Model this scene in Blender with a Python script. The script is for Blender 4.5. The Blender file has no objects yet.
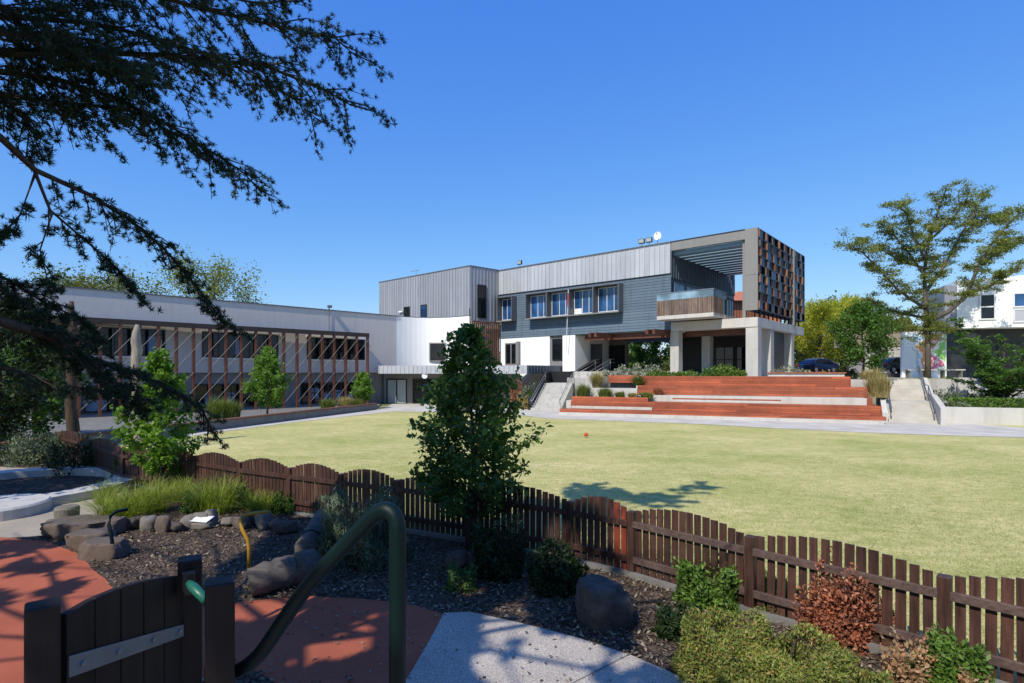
import bpy, bmesh, math, random
import numpy as np
from mathutils import Vector, Matrix, noise
R = math.radians
random.seed(7)
sc = bpy.context.scene
COL = sc.collection
F, HZ, CZ = 560.0, 372.0, 3.0          # focal length in pixels, horizon row, eye height


def W(px, py, z=0.0):                  # point at height z seen at that place of the photo
    Y = (CZ - z) * F / (py - HZ)
    return Vector(((px - 512) / F * Y, Y, z))


def WY(px, py, Y):                     # point at distance Y
    return Vector(((px - 512) / F * Y, Y, CZ + (HZ - py) / F * Y))


# ------------------------------------------------------------------ materials
def srgb(r, g, b):
    f = lambda c: ((c / 255 + 0.055) / 1.055) ** 2.4 if c > 10 else c / 255 / 12.92
    return (f(r), f(g), f(b), 1)


def c4(c):
    return tuple(c) + (1,) if len(c) == 3 else c


class NT:
    def __init__(s, name):
        s.m = bpy.data.materials.new(name)
        s.m.use_nodes = True
        s.t = s.m.node_tree
        s.t.nodes.clear()
        s.out = s.n('ShaderNodeOutputMaterial')
        s.b = s.n('ShaderNodeBsdfPrincipled')
        s.l(s.b, 0, s.out, 0)

    def n(s, ty, **kw):
        x = s.t.nodes.new(ty)
        for k, v in kw.items():
            setattr(x, k, v)
        return x

    def l(s, a, i, b, j):
        s.t.links.new(a.outputs[i], b.inputs[j])

    def coord(s, scale=(1, 1, 1), rot=(0, 0, 0)):
        tc = s.n('ShaderNodeTexCoord')
        mp = s.n('ShaderNodeMapping')
        mp.inputs['Scale'].default_value = scale
        mp.inputs['Rotation'].default_value = rot
        s.l(tc, 'Object', mp, 'Vector')
        return mp

    def noise(s, mp, scale, detail=4, rough=.55):
        x = s.n('ShaderNodeTexNoise')
        x.inputs['Scale'].default_value = scale
        x.inputs['Detail'].default_value = detail
        x.inputs['Roughness'].default_value = rough
        s.l(mp, 0, x, 'Vector')
        return x

    def ramp(s, src, out, stops):
        r = s.n('ShaderNodeValToRGB')
        e = r.color_ramp.elements
        while len(e) < len(stops):
            e.new(.5)
        for k, (p, c) in enumerate(stops):
            e[k].position = p
            e[k].color = c4(c)
        s.l(src, out, r, 0)
        return r

    def mix(s, fac, a, b, mode='MIX'):
        x = s.n('ShaderNodeMix', data_type='RGBA', blend_type=mode)
        for sock, v in ((0, fac), (6, a), (7, b)):
            if isinstance(v, tuple) and hasattr(v[0], 'outputs'):
                s.t.links.new(v[0].outputs[v[1]], x.inputs[sock])
            elif isinstance(v, (int, float)):
                x.inputs[sock].default_value = v
            else:
                x.inputs[sock].default_value = c4(v)
        return x

    def bump(s, src, out, strength=.3, dist=.02):
        b = s.n('ShaderNodeBump')
        b.inputs['Strength'].default_value = strength
        b.inputs['Distance'].default_value = dist
        s.l(src, out, b, 'Height')
        s.l(b, 0, s.b, 'Normal')
        return b


def plain(name, col, rough=.6, var=.18, scale=3.0, bump=.15, fine=60, metal=0.0, stretch=(1, 1, 1), spec=.4, grime=0.0, isl=0.0):
    k = NT(name)
    mp = k.coord(stretch)
    n1 = k.noise(mp, scale, 5)
    n2 = k.noise(mp, fine, 3)
    c = c4(col)
    lo = tuple(x * (1 - var) for x in c[:3])
    hi = tuple(min(1, x * (1 + var)) for x in c[:3])
    r1 = k.ramp(n1, 0, [(.3, lo), (.7, hi)])
    m = k.mix(.35, (r1, 0), (k.ramp(n2, 0, [(.3, lo), (.7, hi)]), 0))
    last = (m, 2)
    if grime:
        mp2 = k.coord((1.2, 1.2, .12))
        n3 = k.noise(mp2, 2.5, 5)
        g = k.ramp(n3, 0, [(.48, (1, 1, 1)), (.75, (1 - grime,) * 3)])
        m2 = k.mix(1.0, last, (g, 0), 'MULTIPLY')
        last = (m2, 2)
    if isl:
        g_ = k.n('ShaderNodeNewGeometry')
        ri = k.ramp(g_, 'Random Per Island', [(0, (1 - isl,) * 3), (1, (1 + isl * .6,) * 3)])
        m4 = k.mix(1.0, last, (ri, 0), 'MULTIPLY'); last = (m4, 2)
    k.l(last[0], last[1], k.b, 'Base Color')
    k.b.inputs['Roughness'].default_value = rough
    k.b.inputs['Metallic'].default_value = metal
    k.b.inputs['Specular IOR Level'].default_value = spec
    if bump:
        k.bump(n2, 0, bump, .01)
    return k.m


def wood(name, col, dark=.55, rough=.55, axis=0, bump=.25, lump=1.2, island=True, spec=.35):
    k = NT(name)
    st = [9, 9, 9]
    st[axis] = .7
    mp = k.coord(tuple(st))
    n = k.noise(mp, 3.0, 6, .6)
    mp2 = k.coord()
    nb = k.noise(mp2, lump, 3)
    c = c4(col)
    lo = tuple(x * dark for x in c[:3])
    hi = tuple(min(1, x * 1.25) for x in c[:3])
    r = k.ramp(n, 0, [(.28, lo), (.72, hi)])
    r2 = k.ramp(nb, 0, [(.3, (.72,) * 3), (.7, (1.12,) * 3)])
    m = k.mix(1.0, (r, 0), (r2, 0), 'MULTIPLY')
    last = m
    if island:
        g = k.n('ShaderNodeNewGeometry')
        r3 = k.ramp(g, 'Random Per Island', [(0, (.68, .7, .72)), (1, (1.2, 1.15, 1.1))])
        last = k.mix(1.0, (m, 2), (r3, 0), 'MULTIPLY')
    k.l(last, 2, k.b, 'Base Color')
    k.b.inputs['Roughness'].default_value = rough
    k.b.inputs['Specular IOR Level'].default_value = spec
    k.bump(n, 0, bump, .006)
    return k.m


def leafmat(name, cols, trans=.35, rough=.5, big=.8):
    k = NT(name)
    g = k.n('ShaderNodeNewGeometry')
    cols = [c4(c) for c in cols]
    r = k.ramp(g, 'Random Per Island', [(i / max(1, len(cols) - 1), c) for i, c in enumerate(cols)])
    mp = k.coord()
    n = k.noise(mp, big, 3)
    r2 = k.ramp(n, 0, [(.3, (.62, .66, .6)), (.7, (1.25, 1.2, 1.1))])
    m = k.mix(1.0, (r, 0), (r2, 0), 'MULTIPLY')
    k.l(m, 2, k.b, 'Base Color')
    k.b.inputs['Roughness'].default_value = rough
    k.b.inputs['Specular IOR Level'].default_value = .3
    if trans:
        tr = k.n('ShaderNodeBsdfTranslucent')
        m3 = k.mix(1.0, (m, 2), (1.5, 1.55, .6), 'MULTIPLY')
        k.l(m3, 2, tr, 'Color')
        ms = k.n('ShaderNodeMixShader')
        ms.inputs[0].default_value = trans
        k.l(k.b, 0, ms, 1)
        k.l(tr, 0, ms, 2)
        k.l(ms, 0, k.out, 0)
    return k.m


def glassmat(name, col, ior=1.9, rough=.03):
    k = NT(name)
    mp = k.coord()
    n = k.noise(mp, .7, 2)
    c = c4(col)
    r = k.ramp(n, 0, [(.35, tuple(x * .5 for x in c[:3])), (.7, tuple(x * 1.6 for x in c[:3]))])
    k.l(r, 0, k.b, 'Base Color')
    k.b.inputs['Roughness'].default_value = rough
    k.b.inputs['IOR'].default_value = ior
    return k.m


M = {}
M['render'] = plain('pale_render', (.60, .555, .53), .85, .05, .5, .1, 40, grime=.08)
M['white'] = plain('white_render', (.84, .84, .83), .85, .02, .5, .08, 40, grime=.035)
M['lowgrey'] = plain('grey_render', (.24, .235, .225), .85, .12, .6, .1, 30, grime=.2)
M['metal'] = plain('zinc_cladding', (.49, .50, .53), .42, .06, .6, .04, 20, metal=.25, grime=.16, isl=.12)
M['metal2'] = plain('zinc_cladding_mid', (.34, .35, .385), .45, .07, .6, .04, 20, metal=.25, grime=.16, isl=.12)
M['slate'] = plain('slate_cladding', (.09, .11, .14), .5, .1, .8, .05, 20, metal=.2)
M['blue'] = plain('blue_boards', (.105, .15, .20), .55, .1, .8, .08, 30, grime=.2, isl=.14)
M['blue_dark'] = plain('dark_blue_panel', (.03, .055, .10), .45, .1, .8, .05, 30)
M['boxgrey'] = plain('window_box_metal', (.13, .14, .155), .45, .1, 1, .05, 30, metal=.2)
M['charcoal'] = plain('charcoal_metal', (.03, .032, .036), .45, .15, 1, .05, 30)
M['black'] = plain('black_metal', (.012, .012, .013), .4, .2, 2, .05, 40)
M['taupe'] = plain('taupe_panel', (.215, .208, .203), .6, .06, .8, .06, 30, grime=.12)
M['conc'] = plain('concrete', (.46, .445, .42), .85, .14, .9, .2, 25, grime=.25)
M['conc_l'] = plain('pale_concrete', (.50, .48, .445), .85, .10, .9, .2, 25, grime=.18)
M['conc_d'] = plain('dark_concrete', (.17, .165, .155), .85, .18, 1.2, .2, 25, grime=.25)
M['louvre'] = plain('blue_louvre', (.17, .27, .38), .5, .1, 1, .03, 30)
M['glass'] = glassmat('window_glass', (.008, .011, .015), 1.42)
M['glass_b'] = glassmat('blue_window_glass', (.02, .07, .19), 1.6)
M['glass_c'] = glassmat('clear_balustrade_glass', (.20, .30, .38), 1.6)
M['wframe'] = plain('white_frame', (.7, .71, .72), .5, .05, 2, .03, 40)
M['terrace'] = wood('red_stained_decking', (.36, .085, .042), .62, .5, 0)
M['pergola'] = wood('oiled_red_posts', (.20, .075, .042), .6, .5, 2)
M['slatwood'] = wood('weathered_slats', (.25, .17, .125), .45, .6, 2)
M['orange_t'] = wood('orange_ply', (.36, .15, .06), .6, .5, 2)
M['beamwood'] = wood('red_beam', (.13, .048, .03), .6, .5, 0)
M['fence'] = wood('dark_stained_pickets', (.092, .044, .034), .4, .5, 2, .5, 3)
M['rail'] = wood('weathered_rail', (.15, .098, .085), .5, .6, 0, .4, 3)
M['fence_red'] = wood('new_red_pickets', (.25, .05, .028), .6, .5, 2, .3, 3)
M['gatewood'] = wood('old_dark_gate_timber', (.024, .013, .010), .45, .6, 2, .6, 3)
M['log'] = wood('grey_log', (.12, .10, .085), .45, .8, 0, .8, 2, island=False)
M['snag'] = wood('dead_trunk_bark', (.075, .05, .032), .35, .85, 2, .9, 2, island=False)
M['snag_g'] = wood('grey_dead_trunk', (.30, .27, .23), .55, .85, 2, .8, 2, island=False)
M['bark'] = wood('bark', (.085, .06, .045), .45, .9, 2, .9, 2, island=False)
M['bark_g'] = wood('grey_bark', (.15, .125, .105), .5, .9, 2, .9, 2, island=False)
M['rock'] = plain('brown_rock', (.08, .063, .052), .9, .6, 5, 1.0, 14)
M['sandst'] = plain('sandstone', (.115, .088, .07), .9, .3, 3, .6, 18)
M['rock_p'] = plain('pale_rock', (.17, .15, .13), .9, .25, 3, .6, 18)
M['green_m'] = plain('green_painted_steel', (.002, .012, .013), .5, .15, 3, .03, 60, spec=.2)
M['yellow_m'] = plain('yellow_painted_steel', (.42, .22, .02), .4, .15, 6, .05, 60)
M['steel'] = plain('galvanised_steel', (.30, .32, .35), .4, .18, 5, .08, 50, metal=.7)
M['screen_blue'] = plain('blue_screen_panel', (.02, .085, .18), .45, .3, .6, 0, 20, spec=.3)
M['screen_dark'] = plain('dark_screen_panel', (.012, .014, .02), .5, .3, .6, 0, 20, spec=.25)
M['blindgrey'] = plain('pale_blind', (.16, .22, .30), .6, .35, 1.5, 0, 20)  # reflection tone, painted on panels over the lower wing windows
M['rod'] = plain('dull_rod', (.16, .155, .15), .6, .15, 5, .05, 50)
M['strap'] = plain('galvanised_hinge', (.22, .235, .26), .45, .15, 8, .1, 60, metal=.6)
M['red'] = plain('red_plastic', (.55, .05, .02), .4, .1, 5, .03, 50)
M['paper'] = plain('white_paper', (.8, .82, .85), .8, .04, 5, .05, 50)
M['carblue'] = plain('dark_blue_paint', (.012, .025, .07), .2, .05, 1, .0, 50, spec=.7)
M['carblack'] = plain('black_paint', (.012, .014, .02), .2, .05, 1, .0, 50, spec=.7)
M['tyre'] = plain('tyre_rubber', (.015, .015, .015), .9, .2, 5, .1, 50)
M['alloy'] = plain('alloy_rim', (.5, .5, .52), .35, .1, 5, .03, 50, metal=.7)
M['lamp'] = plain('lamp_glass', (.35, .36, .37), .2, .05, 5, 0, 50)
M['taillamp'] = plain('tail_lamp', (.4, .01, .01), .2, .05, 5, 0, 50)
M['terracotta'] = plain('terracotta_roof', (.42, .14, .07), .8, .15, 2, .2, 30)
M['rust'] = plain('rusty_band', (.02, .016, .014), .7, .3, 8, .2, 50)
# leaves
M['l_cedar'] = leafmat('cedar_needles', [(.024, .05, .038), (.04, .078, .045), (.06, .105, .05)], .2, .6, .9)
M['l_mid'] = leafmat('dark_green_leaves', [(.05, .10, .028), (.08, .155, .042), (.125, .21, .06)], .4, .4, 1.5)
M['l_bright'] = leafmat('bright_green_leaves', [(.09, .19, .025), (.14, .27, .04), (.21, .35, .06)], .45, .45, 1.5)
M['l_wing'] = leafmat('fresh_green_leaves', [(.09, .18, .03), (.14, .26, .045), (.20, .33, .07)], .4, .45, 1.2)
M['l_round'] = leafmat('full_green_leaves', [(.05, .12, .02), (.08, .17, .03), (.13, .23, .05)], .35, .45, .9)
M['l_yellow'] = leafmat('yellow_green_leaves', [(.30, .34, .05), (.42, .43, .06), (.55, .50, .08)], .5, .5, .3)
M['l_gum'] = leafmat('olive_leaves', [(.12, .15, .045), (.20, .235, .07), (.30, .32, .10)], .45, .5, .6)
M['l_olive'] = leafmat('far_olive_leaves', [(.08, .10, .03), (.14, .16, .045), (.20, .21, .07)], .35, .5, .4)
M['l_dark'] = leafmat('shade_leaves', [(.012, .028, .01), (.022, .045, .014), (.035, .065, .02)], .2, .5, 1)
M['l_lav'] = leafmat('grey_green_spikes', [(.09, .12, .085), (.14, .18, .125), (.20, .25, .18)], .25, .6, 3)
M['l_silver'] = leafmat('silver_leaves', [(.20, .22, .18), (.29, .31, .26), (.36, .38, .33)], .2, .6, 2)
M['l_box'] = leafmat('hedge_leaves', [(.07, .14, .025), (.11, .20, .035), (.17, .27, .05)], .25, .5, 3)
M['l_mound'] = leafmat('mound_leaves', [(.15, .21, .045), (.22, .27, .065), (.30, .34, .09), (.38, .22, .10)], .3, .55, 4)
M['l_red'] = leafmat('russet_leaves', [(.24, .08, .05), (.38, .14, .085), (.48, .22, .14)], .3, .55, 5)
M['l_tan'] = leafmat('dry_leaves', [(.34, .18, .10), (.46, .28, .17), (.52, .37, .24)], .3, .6, 5)
M['l_strap'] = leafmat('grass_tussock', [(.14, .20, .025), (.24, .30, .045), (.34, .38, .08)], .35, .5, 4)
M['l_straw'] = leafmat('straw_grass', [(.30, .24, .11), (.40, .33, .16), (.45, .38, .20)], .3, .6, 2)
M['l_bgreen'] = leafmat('grass_green_clump', [(.10, .15, .03), (.16, .21, .05), (.23, .26, .08)], .3, .5, 2)


def lawn_mat():
    k = NT('mown_lawn')
    mp = k.coord((.75, 1.0, 1), (0, 0, .5))
    n1 = k.noise(mp, .22, 8, .72)
    mp2 = k.coord((.8, 1.3, 1), (0, 0, .5))
    n2 = k.noise(mp2, 3.2, 6, .75)
    mp3 = k.coord((1, 1, 1))
    n3 = k.noise(mp3, 26, 4, .8)
    r1 = k.ramp(n1, 0, [(.30, (.29, .33, .105)), (.47, (.46, .44, .195)), (.66, (.62, .55, .30))])
    r2 = k.ramp(n2, 0, [(.30, (.66, .74, .52)), (.62, (1.14, 1.09, 1.08))])
    r3 = k.ramp(n3, 0, [(.28, (.55, .60, .48)), (.68, (1.25, 1.2, 1.2))])
    m = k.mix(1.0, (r1, 0), (r2, 0), 'MULTIPLY')
    m2 = k.mix(1.0, (m, 2), (r3, 0), 'MULTIPLY')
    k.l(m2, 2, k.b, 'Base Color')
    k.b.inputs['Roughness'].default_value = .9
    k.b.inputs['Specular IOR Level'].default_value = .1
    k.bump(n3, 0, .6, .03)
    return k.m


def mulch_mat():
    k = NT('bark_mulch')
    mp = k.coord()
    v = k.n('ShaderNodeTexVoronoi')
    v.inputs['Scale'].default_value = 32
    k.l(mp, 0, v, 'Vector')
    n = k.noise(mp, 1.1, 4)
    n3 = k.noise(mp, 70, 3)
    g = k.ramp(v, 'Color', [(.1, (.03, .021, .017)), (.5, (.075, .055, .042)), (.9, (.18, .145, .115))])
    r = k.ramp(n, 0, [(.3, (.65, .62, .6)), (.7, (1.2, 1.15, 1.1))])
    m = k.mix(1.0, (g, 0), (r, 0), 'MULTIPLY')
    k.l(m, 2, k.b, 'Base Color')
    k.b.inputs['Roughness'].default_value = .95
    k.b.inputs['Specular IOR Level'].default_value = .15
    k.bump(v, 'Distance', .9, .03)
    return k.m


def speck(name, a, b, scale=140, rough=.9, big=.8):
    k = NT(name)
    mp = k.coord()
    n3 = k.noise(mp, scale, 3, .7)
    n1 = k.noise(mp, big, 5)
    r = k.ramp(n3, 0, [(.32, a), (.66, b)])
    r2 = k.ramp(n1, 0, [(.3, (.8,) * 3), (.7, (1.12,) * 3)])
    m = k.mix(1.0, (r, 0), (r2, 0), 'MULTIPLY')
    k.l(m, 2, k.b, 'Base Color')
    k.b.inputs['Roughness'].default_value = rough
    k.b.inputs['Specular IOR Level'].default_value = .2
    k.bump(n3, 0, .4, .01)
    return k.m


M['lawn'] = lawn_mat()
M['mulch'] = mulch_mat()
M['rubber'] = speck('red_rubber_paving', (.24, .062, .034), (.47, .135, .075))
M['exposed'] = speck('exposed_aggregate', (.20, .175, .15), (.62, .56, .49), 70)
M['path'] = speck('pale_path', (.43, .405, .36), (.56, .525, .47), 60)
M['paving'] = speck('sand_paving', (.26, .22, .18), (.42, .37, .30), 40)
M['scrub'] = speck('rough_ground', (.12, .14, .05), (.26, .25, .11), 8)


def mural_mat():
    k = NT('mural_paint')
    mp = k.coord()
    sp = k.n('ShaderNodeSeparateXYZ'); k.l(mp, 0, sp, 0)
    n = k.noise(mp, .8, 4, .6)
    a = k.n('ShaderNodeMath', operation='MULTIPLY_ADD'); k.l(sp, 0, a, 0); a.inputs[1].default_value = .18; a.inputs[2].default_value = -6.5
    b = k.n('ShaderNodeMath', operation='MULTIPLY_ADD'); k.l(n, 0, b, 0); b.inputs[1].default_value = .9; k.l(a, 0, b, 2)
    r = k.ramp(b, 0, [(0, (.50, .66, .80)), (.18, (.80, .83, .86)), (.30, (.45, .62, .80)), (.40, (.82, .80, .76)), (.48, (.78, .33, .12)), (.58, (.80, .45, .40)), (.66, (.72, .16, .26)), (.72, (.82, .82, .74)), (.80, (.30, .58, .14)), (.92, (.70, .70, .16))])
    r.color_ramp.interpolation = 'CONSTANT'
    k.l(r, 0, k.b, 'Base Color')
    k.b.inputs['Roughness'].default_value = .7
    return k.m


M['mural'] = mural_mat()


# ------------------------------------------------------------------ object helpers
def link(o):
    COL.objects.link(o)
    return o


def thing(name, label, cat, loc=(0, 0, 0), group=None, rz=0):
    o = link(bpy.data.objects.new(name, None))
    o.location = loc
    o.rotation_euler = (0, 0, rz)
    o.empty_display_size = .2
    o['label'] = label
    o['category'] = cat
    if group:
        o['group'] = group
    return o


def adopt(o, parent):
    if parent is not None:
        o.parent = parent
        lv = Vector((0, 0, 0))
        p = parent
        if p.type == 'EMPTY':
            lv = Vector(p.location)
            o.matrix_parent_inverse = Matrix.Translation(-lv)
    return o


def tag(o, label=None, cat=None, group=None, kind=None):
    if label: o['label'] = label
    if cat: o['category'] = cat
    if group: o['group'] = group
    if kind: o['kind'] = kind
    return o


class MB:
    def __init__(s):
        s.v, s.f, s.mi = [], [], []

    def add(s, vs, fs, mi=0):
        n = len(s.v)
        s.v += [tuple(p) for p in vs]
        s.f += [tuple(i + n for i in f) for f in fs]
        s.mi += [mi] * len(fs)

    def hexa(s, p, mi=0):              # 8 corners, bottom ring then top ring
        s.add(p, [(0, 3, 2, 1), (4, 5, 6, 7), (0, 1, 5, 4), (1, 2, 6, 5), (2, 3, 7, 6), (3, 0, 4, 7)], mi)

    def box(s, c, sz, rz=0, mi=0):
        cx, cy, cz = c
        a, b, h = sz[0] / 2, sz[1] / 2, sz[2] / 2
        co, si = math.cos(rz), math.sin(rz)
        q = [(cx + x * co - y * si, cy + x * si + y * co) for x, y in ((-a, -b), (a, -b), (a, b), (-a, b))]
        s.hexa([(x, y, cz - h) for x, y in q] + [(x, y, cz + h) for x, y in q], mi)

    def prism(s, poly, z0, z1, mi=0):
        n = len(poly)
        ar = sum(poly[i][0] * poly[(i + 1) % n][1] - poly[(i + 1) % n][0] * poly[i][1] for i in range(n))
        if ar < 0: poly = poly[::-1]
        s.add([(p[0], p[1], z0) for p in poly] + [(p[0], p[1], z1) for p in poly],
              [tuple(range(n - 1, -1, -1)), tuple(range(n, 2 * n))] + [(i, (i + 1) % n, n + (i + 1) % n, n + i) for i in range(n)], mi)

    def sheet(s, poly, z, mi=0):
        n = len(poly)
        ar = sum(poly[i][0] * poly[(i + 1) % n][1] - poly[(i + 1) % n][0] * poly[i][1] for i in range(n))
        if ar < 0: poly = poly[::-1]
        s.add([(p[0], p[1], z) for p in poly], [tuple(range(n))], mi)

    def tube(s, pts, rad, sides=6, mi=0, cap=True):
        pts = [Vector(p) for p in pts]
        if not hasattr(rad, '__len__'): rad = [rad] * len(pts)
        n = len(pts)
        vs, fs = [], []
        up = Vector((0.13, .21, 1)).normalized()
        for i, p in enumerate(pts):
            t = (pts[min(i + 1, n - 1)] - pts[max(i - 1, 0)])
            t = t.normalized() if t.length > 1e-9 else Vector((0, 0, 1))
            a = t.cross(up)
            if a.length < .05: a = t.cross(Vector((1, 0, 0)))
            a.normalize()
            b = t.cross(a)
            for k in range(sides):
                w = 2 * math.pi * k / sides
                vs.append(p + (a * math.cos(w) + b * math.sin(w)) * rad[i])
        for i in range(n - 1):
            for k in range(sides):
                k2 = (k + 1) % sides
                fs.append((i * sides + k, i * sides + k2, (i + 1) * sides + k2, (i + 1) * sides + k))
        if cap:
            fs.append(tuple(range(sides - 1, -1, -1)))
            fs.append(tuple((n - 1) * sides + k for k in range(sides)))
        s.add(vs, fs, mi)

    def build(s, name, mats, parent=None, smooth=False, bevel=0, label=None):
        me = bpy.data.meshes.new(name)
        me.from_pydata(s.v, [], s.f)
        if not isinstance(mats, (list, tuple)): mats = [mats]
        for m in mats: me.materials.append(m)
        me.polygons.foreach_set('material_index', s.mi)
        if smooth: me.polygons.foreach_set('use_smooth', [True] * len(s.f))
        bm = bmesh.new(); bm.from_mesh(me)
        bmesh.ops.recalc_face_normals(bm, faces=bm.faces[:])
        bm.to_mesh(me); bm.free()
        o = link(bpy.data.objects.new(name, me))
        adopt(o, parent)
        if bevel:
            b = o.modifiers.new('bevel', 'BEVEL')
            b.width = bevel; b.segments = 2; b.limit_method = 'ANGLE'
        if label: o['label'] = label
        return o


class Fr:                               # a wall frame: origin, direction along, direction out of the wall
    def __init__(s, o, d, n):
        s.o, s.d, s.n = Vector((o[0], o[1])), Vector(d).normalized(), Vector(n).normalized()

    def p(s, a, b, z=None):
        q = s.o + s.d * a + s.n * b
        return (q.x, q.y) if z is None else (q.x, q.y, z)

    def box(s, mb, a0, a1, b0, b1, z0, z1, mi=0):
        q = [s.p(a0, b0), s.p(a1, b0), s.p(a1, b1), s.p(a0, b1)]
        mb.hexa([(x, y, z0) for x, y in q] + [(x, y, z1) for x, y in q], mi)

    def one(s, name, mat, parent, a0, a1, b0, b1, z0, z1, bevel=0, label=None):
        m = MB(); s.box(m, a0, a1, b0, b1, z0, z1)
        return m.build(name, mat, parent, bevel=bevel, label=label)


def npmesh(name, V, Fc, mat, parent=None, smooth=False):
    V = np.asarray(V, dtype=np.float32); Fc = np.asarray(Fc, dtype=np.int32)
    k = Fc.shape[1]
    me = bpy.data.meshes.new(name)
    me.vertices.add(len(V)); me.vertices.foreach_set('co', V.ravel())
    me.loops.add(Fc.size); me.loops.foreach_set('vertex_index', Fc.ravel())
    me.polygons.add(len(Fc))
    me.polygons.foreach_set('loop_start', np.arange(0, Fc.size, k, dtype=np.int32))
    me.polygons.foreach_set('loop_total', np.full(len(Fc), k, dtype=np.int32))
    me.update(calc_edges=True)
    me.materials.append(mat)
    if smooth: me.polygons.foreach_set('use_smooth', [True] * len(Fc))
    return adopt(link(bpy.data.objects.new(name, me)), parent)


def nrm(a):
    return a / np.maximum(np.linalg.norm(a, axis=1, keepdims=True), 1e-9)


def leaves(C, L, Wd, rng, up=.8, axis=None, droop=.2):
    """diamond leaves at points C"""
    n = len(C)
    N = nrm(rng.normal(size=(n, 3)) + np.array([0, 0, up]))
    A = rng.normal(size=(n, 3)) if axis is None else axis + rng.normal(size=(n, 3)) * .45
    A[:, 2] -= droop
    A = nrm(A - N * np.sum(A * N, axis=1, keepdims=True))
    B = np.cross(N, A)
    s = rng.uniform(.42, 1.4, (n, 1))
    a, b = A * L / 2 * s, B * Wd / 2 * s
    fold = N * (Wd * .18) * s
    V = np.stack([C - a, C + b + fold, C + a, C - b + fold], 1).reshape(-1, 3)
    Fc = np.arange(4 * n).reshape(-1, 4)
    return V, Fc


def grow_tree(name, label, cat, base, H, c0, prof, nl=22, nt=7, nleaf=4000, L=.2, Wd=.11, lm=None, bm=None, r0=.1, up=.45,
              seed=1, group=None, spread=.16, lean=(0, 0), tw=.42, loc_only=False, sides=6):
    rng = np.random.default_rng(seed)
    base = Vector(base)
    root = thing(name, label, cat, base, group)
    t = MB()
    K = 7
    tp = []
    for i in range(K):
        f = i / (K - 1)
        tp.append(base + Vector((lean[0] * f + rng.normal() * .012 * H * (i > 0), lean[1] * f + rng.normal() * .012 * H * (i > 0), H * f * .97)))
    t.tube(tp, [r0 * (1.25 if i == 0 else 1 - .85 * i / (K - 1)) for i in range(K)], 8)

    def at(f):
        x = max(0, min(.9999, f)) * (K - 1); i = int(x)
        return tp[i].lerp(tp[i + 1], x - i)
    segs = []
    for i in range(nl):
        q = (i + .5) / nl
        f = c0 + q * (1 - c0) * .96
        az = i * 2.39996 + rng.normal() * .35
        Lb = prof(q) * rng.uniform(.72, 1.12)
        s = at(f * .93)
        d = Vector((math.cos(az), math.sin(az), up * (0.6 + q)))
        p1 = s + Vector((d.x, d.y, d.z * .8)) * Lb * .4
        p2 = s + Vector((d.x, d.y, d.z)) * Lb * .75 + Vector(rng.normal(size=3)) * Lb * .05
        p3 = s + Vector((d.x, d.y, d.z * 1.05)) * Lb + Vector(rng.normal(size=3)) * Lb * .07
        rb = max(r0 * .07, r0 * .38 * (1 - q * .75))
        t.tube([s, p1, p2, p3], [rb, rb * .7, rb * .45, rb * .2], 5, cap=False)
        pl = [s, p1, p2, p3]
        segs.append((p2, p3, 1.0))
        for j in range(nt):
            g = .25 + .75 * (j + rng.random()) / nt
            x = g * 3 * .999; ii = int(x)
            a = pl[ii].lerp(pl[ii + 1], x - ii)
            e = Vector(rng.normal(size=3)); e.z = e.z * .6 + .25
            dd = (Vector((d.x, d.y, d.z)) * .7 + e.normalized() * .9).normalized()
            b = a + dd * Lb * tw * rng.uniform(.6, 1.1)
            t.tube([a, b], [rb * .3, rb * .1], 4, cap=False)
            segs.append((a, b, 1.0))
    A = np.array([list(s[0]) for s in segs]); B = np.array([list(s[1]) for s in segs])
    ln = np.linalg.norm(B - A, axis=1) + .05
    idx = rng.choice(len(segs), nleaf, p=ln / ln.sum())
    f = rng.uniform(.15, 1.08, (nleaf, 1))
    Rm = max(prof(.2), prof(.5), prof(.8))
    C = A[idx] * (1 - f) + B[idx] * f + np.clip(rng.normal(size=(nleaf, 3)), -1.7, 1.7) * spread * Rm * .6
    V, Fc = leaves(C, L, Wd, rng)
    t.build('trunk', bm or M['bark_g'], root, smooth=True)
    npmesh('crown', V, Fc, lm, root)
    return root


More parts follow.
